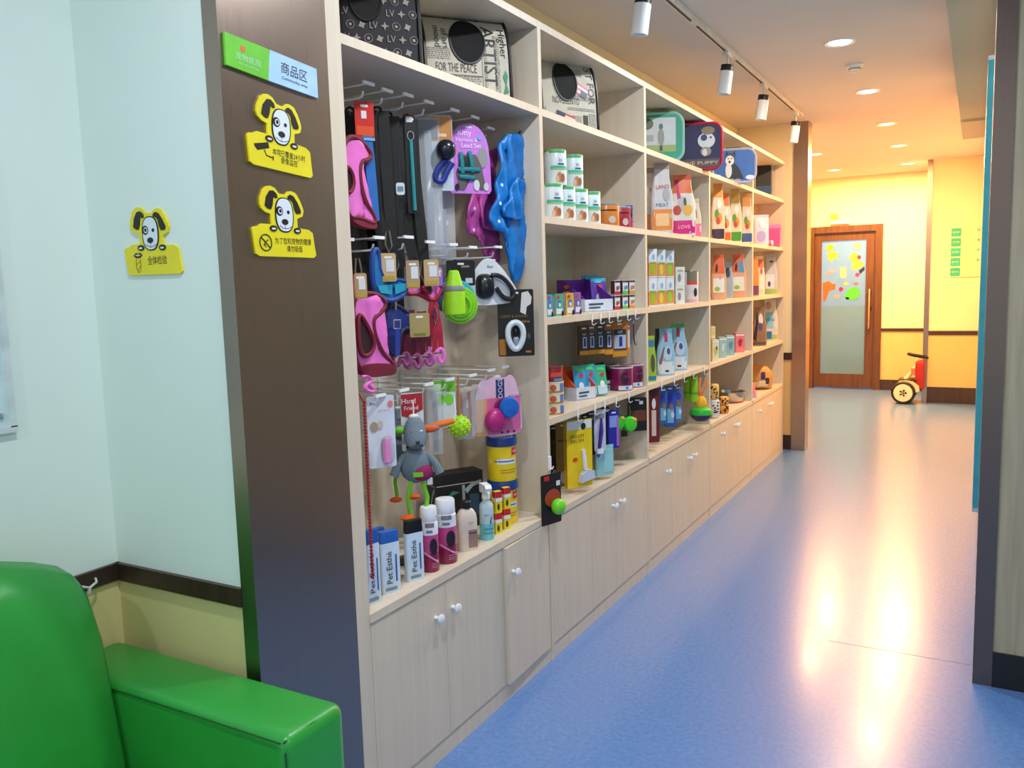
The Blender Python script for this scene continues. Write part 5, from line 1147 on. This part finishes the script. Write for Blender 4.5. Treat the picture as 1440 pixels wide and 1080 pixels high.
for i, (b, c, q) in enumerate((((806, 514, 828, 556), (70, 160, 210), -.12), ((820, 512, 842, 560), (60, 150, 200), -.10), ((836, 513, 857, 566), (70, 180, 130), -.07))):
    pouch('snack_pouch', ['blue snack pouch in the orange box, left one', 'blue snack pouch with red logo between the two boxes', 'green and blue snack pouch leaning at the box front'][i], 'pouch', b, 60, .35, S4+.006, q, c, [('r', 'pale_base', -.8, .8, .03, .32, (200, 220, 240)), ('o', 'red_logo', .2, .68, .35, .07, (215, 40, 60)), ('o', 'dog_print', 0, .36, .4, .12, (230, 235, 240)), ('p', 'green_top', [(-.7,.82),(.7,.80),(.6,.92),(-.6,.92)], (90, 190, 110))], (60, 170, 150), lean=-8)
for i, b in enumerate(((858, 516, 889, 551), (884, 515, 905, 546), (846, 514, 868, 540))):
    canned('maroon_can', ['maroon can with white base band, fourth shelf front', 'maroon can with dog print beside the divider', 'maroon can half hidden behind the display box'][i], 'can', b, 45, S4, (-.07, -.06, -.17)[i], (128, 18, 78), (190, 196, 196), [('r', 'white_band', -.6, .7, .04, .22, (214, 220, 236)), ('o', 'blue_logo', .1, .13, .15, .06, (60, 140, 210)), ('o', 'dog_print', -.1+.5*(i == 1), .55, .35, .26, (60, 14, 40)), ('t', 'DOG', .25, .6, .16, (180, 70, 130))], h=.115, r_=(.058, .05, .05)[i])
# hanging below the fourth shelf
for i, (b, c, xx, rz) in enumerate((((771, 598, 786, 680), (66, 48, 30), -.20, 60), ((782, 594, 801, 684), (140, 112, 44), -.15, 60), ((793, 594, 806, 686), (196, 160, 50), -.10, 60))):
    card('brush_card', ['dark brown brush card at the back left of hanging row', 'dull gold brush card, second in the hanging row', 'gold brush card just behind the yellow one'][i], 'hang pack', b, rz, xx, c, [('r', 'print', -.7, .7, .7, .74, (90, 70, 30)), ('o', 'pin_pad', .0, .14, .5, .1, (190, 190, 196))])
t, w_, hh = card('brush_card', 'bright yellow card with white slicker brush', 'hang pack', (796, 590, 834, 685), 62, -.03, (240, 206, 30), [('r', 'white_top', -.96, .96, .86, .985, (226, 228, 230)), ('o', 'cat_print', .3, .90, .2, .05, (30, 28, 30)), ('t', 'GROOM', -.25, .76, .07, (90, 70, 20), 0, 1.1), ('t', 'BRUSH', -.2, .69, .07, (90, 70, 20), 0, 1.0), ('o', 'red_print', -.4, .42, .2, .03, (210, 70, 40))], dr=.1)
MB().tube([(.012, -.012, .56*hh), (.014, -.016, .40*hh), (.016, -.018, .26*hh)], .009, 8).build('brush_handle', mat((226, 232, 244), .3), t)
MB().rings([[(x+.02, y, z*hh) for x, z in ((-.036, .08), (.038, .13), (.034, .24), (.0, .27), (-.028, .20))] for y in (-.006, -.034)]).build('brush_head', mat((206, 214, 230), .3), t)
for i, (b, c, a) in enumerate((((818, 582, 829, 650), (30, 28, 34), (90, 90, 100)), ((826, 578, 837, 640), (44, 40, 52), (60, 60, 90)), ((846, 572, 857, 632), (36, 30, 80), (60, 50, 140)))):
    card('comb_pack', ['narrow black comb pack right of the yellow card', 'dark grey comb pack behind the purple brush', 'dark indigo comb pack between purple brush and blue pack'][i], 'hang pack', b, 55, -.10+.02*i, c, [('r', 'print', -.6, .6, .3, .7, a), ('r', 'white_mark', -.4, .4, .8, .86, (200, 200, 206))])
t, w_, hh = card('toothbrush_pack', 'white pack with purple toothbrush in hanging row', 'hang pack', (835, 576, 852, 634), 58, -.02, (206, 210, 226), [('r', 'print', -.8, .8, .78, .9, (150, 140, 150))], dr=.1)
MB().tube([(.004, -.008, .80*hh), (.0, -.012, .5*hh), (-.010, -.010, .08*hh)], [.005, .010, .008], 8).build('handle', mat((70, 40, 150), .3), t)
box('brush_head', mat((232, 236, 246), .4), t, -.024, .008, -.016, -.004, -.01, .012)
t, w_, hh = card('toy_pack', 'deep blue and violet pack right of the toothbrush pack', 'hang pack', (854, 576, 869, 630), 55, -.02, (44, 44, 160), [('r', 'pale_blue_top', -.8, .8, .55, .85, (140, 160, 225)), ('r', 'violet_edge', .5, .95, .05, .8, (170, 110, 200))], th=.02)
pouch('wipes_pouch', 'pale aqua wipes pouch hanging low under the brushes', 'pouch', (835, 626, 865, 668), 58, .2, None, -.03, (150, 206, 212), [('o', 'violet_mark', -.75, .75, .2, .12, (96, 80, 200)), ('r', 'sheen', -.2, .8, .1, .7, (160, 212, 218))], k=.35)
for i, (cx, cy, xx) in enumerate(((868, 594, -.06), (885, 596, -.02))):
    P = on(cx, cy, 'x', xx); t = thing('dispenser_toy', ['green and black disc toy, left of the pair', 'green and black disc toy, right of the pair in front'][i], 'toy', P, 45)
    MB().lathe([(.001, -.026), (.030, -.022), (.038, -.008), (.038, .006)], 22, (0, 0, 0), 'y').build('green_disc', mat((70, 214, 50), .35), t); MB().lathe([(.039, -.002), (.041, .004), (.039, .012), (.001, .014)], 22, (0, 0, 0), 'y').build('black_rim', BLACK, t)
    box('black_tag', mat((22, 22, 26), .4), t, -.045, -.012, -.004, .0, -.06, -.03); MB().tube([(0, 0, .038), (.004, .0, .06), (0, 0, .09)], .004).build('cord', mat((60, 90, 40), .5), t)
    MB().ell((.02, -.02, .02), (.012, .008, .012), 10, 6).build('yellow_dot', mat((206, 190, 60), .4), t)
card('toy_card', 'black and rust hanging card against the third divider', 'hang pack', (883, 559, 909, 606), 40, -.03, (22, 18, 20), [('r', 'rust_panel', -.9, .9, .3, .62, (112, 56, 34)), ('r', 'white_mark', .2, .6, .8, .9, (200, 200, 205))], th=.01)

# ================================================================== BAY 3
FB = 'pet food bags'
def bag(label, b, rz, X, zs, col, items, seal=None, dr=.32, **kw):
    kw.setdefault('neck', .70); kw.setdefault('k', .8); dr = max(dr, .5)
    return pouch('pet_food_bag', label, 'pet food', b, rz, dr, zs, X, col, items, seal, **kw)
bag('tall white bag with silver top and orange base, next to second divider', (905, 236, 927, 332), 35, -.12, S2, (212, 210, 208), [('t', 'M', 0, .66, .1, (200, 40, 60)), ('r', 'orange_base', -.9, .9, .04, .30, (226, 130, 60)), ('r', 'blue_band', -.9, .9, .32, .4, (170, 200, 220))], (170, 155, 140))
bag('white and orange bag with red letters, second in third unit', (913, 230, 948, 332), 28, -.05, S2, (206, 204, 204), [('t', 'LAND', .05, .66, .085, (200, 40, 50)), ('r', 'orange_base', -.9, .9, .04, .34, (232, 140, 60)), ('t', 'MEAT', .0, .40, .07, (70, 110, 160)), ('r', 'pale_print', -.6, .6, .1, .28, (246, 196, 140)), ('o', 'dog_print', .4, .55, .3, .1, (170, 170, 176))], (176, 158, 140))
bag('dark olive and maroon bag behind the orange bag', (938, 262, 958, 332), 25, -.16, S2, (132, 108, 66), [('o', 'maroon_print', 0, .72, .6, .12, (110, 24, 40))])
bag('orange and magenta bag with bowl of food print', (938, 246, 980, 333), 25, -.06, S2, (236, 226, 214), [('r', 'orange_top', -.95, .95, .70, .92, (236, 110, 40)), ('p', 'magenta_swirl', [(-.8,.92),(-.4,.92),(-.3,.74),(-.1,.62),(-.4,.6),(-.6,.76)], (214, 30, 110)), ('r', 'magenta_base', -.95, .95, .03, .25, (220, 30, 130)), ('o', 'pear_print', .0, .52, .35, .12, (200, 190, 190)), ('o', 'fruit_print', .4, .42, .35, .09, (240, 180, 60)), ('o', 'berry_print', -.4, .42, .3, .08, (200, 60, 50)), ('t', 'LOVE', .1, .14, .08, (250, 220, 235)), ('o', 'leaf_print', .2, .56, .12, .07, (60, 80, 60))], (232, 96, 40))
bag('small cream and pink bag right of the magenta bag', (968, 280, 990, 334), 25, -.08, S2, (226, 210, 180), [('r', 'pink_base', -.95, .95, .03, .36, (240, 110, 160)), ('o', 'cat_print', 0, .6, .4, .14, (140, 130, 110)), ('o', 'cat_print', .2, .68, .15, .06, (50, 60, 50))])
for lay in range(2):
    for c in range(3):
        boxed('treat_box', f'white treat box with orange and lime print, {["lower","upper"][lay]} layer, {NM[c]} from the divider', 'box', (910+c*12, (394, 361)[lay]+c*2, 924+c*12, (434, 396)[lay]-c*1), 40, .6, S3+(.152 if lay else 0), -.06-.005*c, (232, 234, 240), [('r', 'orange_field', -.95, .95, .05, .5, (240, 150, 60)), ('o', 'lime_print', -.1, .28, .5, .2, [(140, 200, 40), (220, 210, 80), (150, 210, 60)][c]), ('o', 'blue_print', .1, .72, .3, .1, (150, 180, 215)), ('r', 'lime_top', -.8, .8, .48, .54, (130, 180, 50))], [('r', 'side_print', -.9, .9, .05, .5, (236, 170, 90))], 'white treat boxes', h=.150)
for lay in range(2):
    boxed('treat_box', f'small white box with cat sketch, {["bottom","top"][lay]} of the two-box stack', 'box', (947, (404, 382)[lay], 963, (430, 406)[lay]), 40, .6, S3+(.106 if lay else 0), -.06, (232, 232, 226), [('o', 'cat_sketch', -.2, .4, .35, .22, (150, 140, 130)), ('r', 'print', -.6, .6, .75, .82, (190, 160, 110))], h=.105)
t, r_, hh = canned('treat_jar', 'red-topped white treat jar with grey lid, third unit', 'jar', (961, 382, 982, 428), 30, S3, -.07, (230, 224, 232), (140, 140, 130), [('r', 'grey_clear_top', -.97, .97, .66, .98, (128, 124, 104)), ('r', 'red_ring', -.98, .98, .56, .66, (228, 70, 50)), ('o', 'dog_print', .4, .32, .25, .14, (50, 40, 50)), ('r', 'pink_base', -.97, .97, .02, .1, (230, 170, 180))], h=.19)
boxed('treat_box', 'narrow cream and olive box standing right of the jar', 'box', (977, 380, 984, 426), 35, .5, S3, -.08, (214, 206, 150), [('r', 'print', -.8, .8, .1, .5, (190, 180, 110))])
boxed('treat_box', 'narrow red-edged white box at end of third unit shelf', 'box', (983, 383, 989, 424), 35, .5, S3, -.08, (226, 216, 212), [('r', 'red_top', -.9, .9, .75, .98, (200, 60, 70))])
bag('lime green snack bag at the left of fourth shelf', (906, 472, 924, 534), 35, -.05, S4, (160, 196, 60), [('r', 'blue_top', -.9, .9, .76, .9, (60, 130, 170)), ('o', 'print', .3, .4, .4, .2, (90, 80, 70)), ('r', 'teal_base', -.9, .9, .03, .12, (30, 130, 160))])
bag('black and tan snack bag behind the blue bag', (918, 462, 936, 530), 30, -.13, S4, (40, 32, 36), [('o', 'print', 0, .5, .5, .2, (160, 120, 100))])
for i, (b, xx) in enumerate((((922, 462, 950, 532), -.07), ((938, 455, 968, 526), -.09))):
    bag(['pale blue bag with dog print and black tag, front one', 'pale blue bag with red and green top, right one'][i], b, 26, xx, S4, (150, 196, 220), [('r', 'white_base', -.9, .9, .04, .30, (226, 228, 232)), ('o', 'dog_print', .2, .48, .5, .16, (196, 206, 224)), ('o', 'dog_face', .3, .52, .2, .07, (60, 80, 140)), ('p', 'brown_bone', [(-.8,.26),(-.3,.6),(-.1,.62),(-.5,.24)], (140, 90, 70)), ('r', 'red_flash', -.2, .3, .72, .92, (200, 36, 60)), ('r', 'black_tag', -.1, .3, .08, .12, (30, 30, 40))], [(110, 180, 200), (70, 170, 90)][i], dr=.4)
hooks([930, 948, 962, 975, 990], Z4-TH/2+.012, 'shelf of the third unit above the blue packs')
card('chew_pack', 'dark red chew pack with white bone hanging by the divider', 'hang pack', (911, 546, 927, 622), 36, -.03, (112, 26, 34), [('r', 'bone_window', -.4, .4, .12, .6, (222, 196, 180)), ('o', 'dog_print', .0, .72, .35, .1, (226, 226, 232)), ('r', 'dark_top', -.9, .9, .86, .98, (70, 20, 26))], th=.012)
for i, (b, c) in enumerate((((926, 545, 938, 596), (60, 100, 150)), ((934, 543, 950, 600), (46, 80, 180)), ((946, 542, 960, 594), (110, 110, 130)))):
    card('blue_snack_pack', ['slate blue hanging snack pack, left of three', 'bright blue hanging snack pack, middle of three', 'grey hanging snack pack with brown food print, right of three'][i], 'hang pack', b, 30, -.04-.02*(i % 2), c, [('o', 'print', .1, .72, .5, .1, (50, 60, 200)), ('r', 'pale_panel', -.6, .6, .1, .45, (120, 190, 220)), ('o', 'meat_print', .2, .5, .4, .08, (150, 110, 90)), ('o', 'white_print', .4, .3, .3, .08, (215, 220, 236))], th=.02)
for i, b in enumerate(((963, 530, 972, 562), (970, 526, 982, 566))):
    P = on((b[0]+b[2])/2, b[3], 'x', -.08+.04*i); T = on((b[0]+b[2])/2, b[1], 'x', -.08+.04*i); H = T.z-P.z
    t = thing('squeaky_stick', ['lime green hanging stick toy, left', 'lime green hanging stick toy, right'][i], 'toy', P, 25)
    MB().tube([(0, 0, 0), (0, 0, .006), (0, 0, H*.6), (.002, 0, H*.9), (0, 0, H)], [.012, .024, .024, .02, .006], 10).build('stick', mat((150, 210, 40), .4), t); MB().tube([(0, 0, H), (0, 0, H+.03)], .003).build('loop', BLACK, t); MB().lathe([(.0245, H*.3), (.025, H*.34), (.0245, H*.38)], 12).build('band', mat((110, 170, 30), .4), t)
P = on(986, 593, 'x', .0); H = on(986, 556, 'x', 0).z-P.z
t = thing('rope_ball_toy', 'yellow, green and purple ball toy on orange strap', 'toy', P, 25); r_ = H*.40
MB().lathe([(.001, 0), (r_*.6, r_*.12), (r_*.92, r_*.42), (r_*1.05, r_*.72)], 22).build('purple_base', mat((66, 34, 84), .35), t)
MB().lathe([(r_*1.05, r_*.72), (r_*1.06, r_*.85), (r_*.95, r_*1.2), (r_*.5, r_*1.45)], 22).build('green_band', mat((50, 190, 60), .35), t)
MB().lathe([(r_*.5, r_*1.42), (r_*.55, r_*1.6), (r_*.48, r_*2.1), (r_*.25, r_*2.4), (.001, r_*2.45)], 20).build('yellow_top', mat((250, 180, 30), .35), t)
MB().tube([(0, 0, r_*2.4), (-.01, 0, r_*3.2), (0, .02, .27)], .008, 6, flat=.4).tube([(0, 0, r_*2.4), (.03, 0, r_*3.4), (.03, .02, .27)], .008, 6, flat=.4).build('orange_strap', mat((240, 116, 40), .5), t)

# ================================================================== BAY 4
for i, (b, c, c2, c3) in enumerate((((999, 256, 1020, 337), (238, 214, 176), (240, 160, 60), (72, 50, 70)), ((1011, 272, 1029, 340), (240, 224, 200), (240, 120, 50), (240, 110, 40)), ((1024, 266, 1044, 341), (236, 220, 180), (222, 176, 60), (80, 160, 40)), ((1041, 272, 1059, 342), (240, 222, 190), (236, 150, 50), (70, 100, 160)))):
    bag(['gold and white food bag with dark violet base, first in fourth unit', 'white food bag with orange base, second in fourth unit', 'gold-topped food bag with green base, third in fourth unit', 'orange and white food bag with blue base beside the divider'][i], b, 22, (-.07, -.085, -.06, -.028)[i], S2, c, [('r', 'colour_top', -.9, .9, .74, .92, c2), ('r', 'colour_base', -.92, .92, .03, .2, c3), ('o', 'food_print', .1, .38, .5, .1, (226, 150, 50)), ('o', 'leaf_print', -.2, .46, .3, .08, (110, 150, 50)), ('o', 'berry_print', .0, .34, .25, .06, (210, 60, 40)), ('o', 'sheen_panel', .2, .62, .4, .08, (246, 240, 232))], c2, dr=.35)
for i, (b, xx) in enumerate((((999, 358, 1022, 422), -.06), ((1026, 357, 1050, 420), -.06))):
    bag(['orange-topped food bag with white label, left in fourth unit', 'orange-topped food bag with blue card, right in fourth unit'][i], b, 20, xx, S3, (232, 170, 130), [('r', 'orange_top', -.92, .92, .58, .92, (224, 100, 50)), ('o', 'black_dog_print', -.35, .70, .2, .1, (30, 24, 26)), ('r', 'white_label', -.75, .75, .16, .48, (236, 232, 224)), ('o', 'lime_print', -.2, .24, .35, .05, (150, 190, 50)), ('r', 'blue_card', .1, .85, .58, .84, (70, 160, 210)) if i else ('o', 'pink_print', .2, .5, .2, .05, (230, 150, 150))], (220, 96, 50), dr=.4)
bag('grey-blue clear food bag between the two orange-topped bags', (1015, 368, 1032, 424), 20, -.12, S3, (170, 180, 190), [('o', 'dark_print', 0, .7, .5, .14, (50, 70, 110))])
for i, (b, c, a, xx) in enumerate((((999, 474, 1011, 508), (236, 226, 190), (200, 200, 60), -.04), ((998, 458, 1006, 476), (240, 220, 160), (230, 200, 90), -.06), ((1008, 474, 1022, 502), (170, 200, 200), (210, 225, 225), -.06), ((1018, 472, 1033, 497), (150, 190, 200), (120, 140, 170), -.06), ((1030, 469, 1047, 492), (244, 130, 140), (200, 40, 60), -.06))):
    z = S4
    if i == 1: z = S4+.145
    boxed('care_box', ['cream box with yellow and black bee-like spots', 'small cream box on top of the spotted box', 'pale aqua box with white swirl, fourth unit', 'pale teal box with cat print, fourth unit', 'pink box with red print, fourth unit'][i], 'box', b, 35, .9, z, xx, c, [('o', 'print', 0, .5, .4, .2, a), ('o', 'dark_print', .3, .6, .2, .1, (50, 50, 50) if i == 0 else a), ('r', 'top_line', -.9, .9, .86, .94, (240, 240, 236))], h=.14 if i != 1 else .08)
# leopard print toys and bowl on the counter
for i, (px, py, h_, r_, c, lab) in enumerate(((1005, 583, .125, .032, (224, 224, 226), 'grey-white spotted plush roll, tall one at fourth divider'), (1004, 556, .10, .032, (238, 190, 110), 'orange leopard-spotted plush roll on top of the grey one'), (1018, 578, .06, .034, (240, 170, 80), 'small orange leopard-spotted roll beside the steel bowl, lower'), (1018, 566, .055, .032, (244, 186, 96), 'small orange leopard-spotted roll beside the steel bowl, upper'))):
    X = (-.04, -.045, -.035, -.035)[i]; y = on(px, py, 'x', X).y; z = SC_+(0, .126, 0, .061)[i]
    t = thing('spotted_plush_roll', lab, 'plush toy', (X, y, z), 20); rnd = random.Random(i)
    MB().lathe([(.001, 0), (r_*.8, .002), (r_, .012), (r_, h_-.012), (r_*.8, h_-.002), (.001, h_)], 18).build('body', mat(c, .9, bump=.4, bscale=120), t)
    for k in range(9):
        x = rnd.uniform(-.8, .8)*r_; zz = rnd.uniform(.15, .85)*h_
        shape(t, 'spot', oval(x, zz, .0065, .006, 8), (40, 26, 20), f=lambda a, b_: -math.sqrt(max(r_*r_-a*a, 1e-8)))
loc, w_, d_, hh = fit((1009, 546, 1048, 567), 20, .05, SC_, -.12)
t = thing('steel_bowl', 'shiny stainless steel pet bowl on the fourth unit counter', 'bowl', (-.13, on(1028, 560, 'x', -.13).y, SC_)); r_ = .105
MB().lathe([(r_*.78, 0), (r_*.80, .003), (r_*.98, .075), (r_*1.03, .078), (r_*1.03, .081), (r_*.96, .080), (r_*.76, .008), (.001, .006)], 32).build('bowl', mat((190, 186, 180), .16, 1.0, var=0), t)
MB().lathe([(r_*.80, 0), (r_*.86, .001), (r_*.86, .006), (r_*.82, .008)], 32).build('rubber_foot', mat((190, 70, 50), .5), t)
P = on(1059, 560, 'x', .002)
t = thing('squeaky_cone', 'small pink cone toy with violet base at divider', 'toy', (-.035, P.y+.14, SC_)); MB().lathe([(.001, .115), (.010, .108), (.030, .03)], 16).build('cone', mat((246, 130, 150), .4), t); MB().lathe([(.032, .03), (.034, .0), (.001, 0)], 16).build('base', mat((190, 160, 200), .4), t)
hooks_done = True

# ================================================================== BAY 5
t, w_, d_, hh = boxed('cardboard_box', 'plain tan cardboard box behind the pink tub, farthest unit', 'box', (1066, 287, 1094, 346), 20, .4, S2, -.30, (214, 176, 134), [('r', 'tape', -.06, .06, .02, .98, (226, 196, 156)), ('r', 'print', .3, .8, .1, .2, (180, 140, 100))])
loc, w_, d_, hh = fit((1071, 316, 1099, 347), 18, .7, S2, -.09)
t = thing('storage_tub', 'pink translucent storage tub with lid, farthest unit', 'tub', loc, 18); po = rr(-w_/2, w_/2, -d_/2, d_/2, .02, 4)
MB().rings([[(p[0]*k, p[1]*k, z) for p in po] for z, k in ((0, .86), (.004, .88), (hh*.82, .97))]).build('body', mat((226, 84, 160), .25), t, 40); MB().rings([[(p[0]*k, p[1]*k, z) for p in po] for z, k in ((hh*.82, 1.0), (hh*.95, 1.02), (hh, .98))]).build('lid', mat((240, 120, 180), .3), t, 40)
pouch('diaper_pouch', 'lilac and white pouch in front of the pink tub', 'pouch', (1058, 302, 1082, 348), 22, .4, S2, -.05, (214, 206, 232), [('o', 'lilac_print', 0, .3, .6, .18, (170, 160, 220)), ('o', 'white_print', .2, .7, .4, .14, (240, 240, 244))], k=.4)
t = thing('white_roll', 'small white wrapped roll at the foot of pink tub', 'roll', (-.03, on(1078, 343, 'x', -.03).y, S2)); MB().lathe([(.001, -.05), (.02, -.048), (.022, 0), (.02, .048), (.001, .05)], 16, (0, 0, .022), 'x').build('roll', mat((236, 226, 232), .5), t); MB().lathe([(.0225, .02), (.0228, .03), (.0225, .04)], 16, (0, 0, .022), 'x').build('pink_band', mat((236, 120, 170), .5), t)
bag('slim orange food bag with violet base, farthest unit third shelf', (1056, 360, 1068, 416), 20, -.05, S3, (232, 150, 70), [('r', 'violet_base', -.9, .9, .03, .26, (120, 70, 120))])
bag('cream and pink food bag beside the silver bag', (1063, 360, 1076, 415), 20, -.08, S3, (236, 214, 190), [('r', 'orange_top', -.9, .9, .7, .92, (226, 130, 70)), ('r', 'white_label', -.8, .8, .15, .5, (236, 230, 222)), ('o', 'red_print', .2, .62, .3, .08, (210, 80, 100))])
bag('silver food bag with lime base stripe, farthest unit', (1074, 358, 1096, 413), 18, -.10, S3, (184, 186, 204), [('r', 'white_label', -.7, .5, .14, .5, (214, 216, 230)), ('o', 'paw_print', -.2, .26, .2, .07, (60, 60, 110)), ('r', 'lime_base', -.92, .92, .02, .12, (150, 190, 80)), ('r', 'dark_handle', -.2, .5, .80, .84, (40, 40, 80))], (170, 172, 190), dr=.45)
bag('white and blue dog food bag with fluffy dog print, farthest unit', (1072, 420, 1097, 480), 18, -.10, S4, (206, 206, 204), [('r', 'blue_panel', -.6, .4, .3, .68, (130, 196, 230)), ('r', 'blue_base', -.8, .2, .04, .22, (30, 120, 190)), ('o', 'dog_print', -.3, .84, .5, .1, (170, 150, 130)), ('r', 'olive_base', .2, .9, .04, .14, (170, 180, 110)), ('t', 'DOG', -.1, .5, .1, (50, 110, 180))], dr=.45)
bag('brown and grey food bag with dark dog print in front', (1057, 432, 1079, 482), 20, -.05, S4, (150, 110, 84), [('o', 'white_print', .2, .7, .4, .14, (222, 216, 214)), ('o', 'violet_print', .1, .5, .3, .1, (90, 70, 120)), ('r', 'grey_base', -.9, .9, .03, .1, (90, 80, 84)), ('p', 'black_print', [(-.9,.2),(-.5,.9),(-.2,.6),(-.5,.1)], (30, 26, 28))])
t = thing('lying_food_bag', 'large tan food bag lying on the farthest counter', 'pet food', (-.165, 6.95, SC_), 24); W2, D2, H2 = .32, .24, .20
rs = []
for j in range(9):
    u = j/8*2-1; k = max((1-abs(u)**3.5), .05)**.5
    rs.append([(u*W2/2, D2/2*k*math.copysign(abs(math.cos(a))**.7, math.cos(a)), H2/2*1.0+H2/2*(.25+.75*k)*math.copysign(abs(math.sin(a))**.75, math.sin(a))*(1 if math.sin(a) > 0 else 1/(.25+.75*k))) for a in [2*math.pi*i/20 for i in range(20)]])
MB().rings(rs).build('bag_body', mat((206, 150, 84), .35, var=.08), t, 50)
f = lambda x, z: -D2/2*max(1-abs((z-H2/2)/(H2/2))**2.85, .02)**(1/2.85)*max((1-abs(2*x/W2)**3.5), .05)**.5-.002
for nm, pl, c in (('cream_panel', rr(-.10, .04, .02, .07, .01), (214, 186, 150)), ('violet_print', rr(.05, .085, .09, .15, .008), (60, 44, 100)), ('white_panel', rr(.03, .11, .03, .08, .01), (220, 206, 190)), ('dark_print', rr(.085, .12, .05, .10, .01), (40, 32, 40))): shape(t, nm, pl, c, f=f, e=.003)
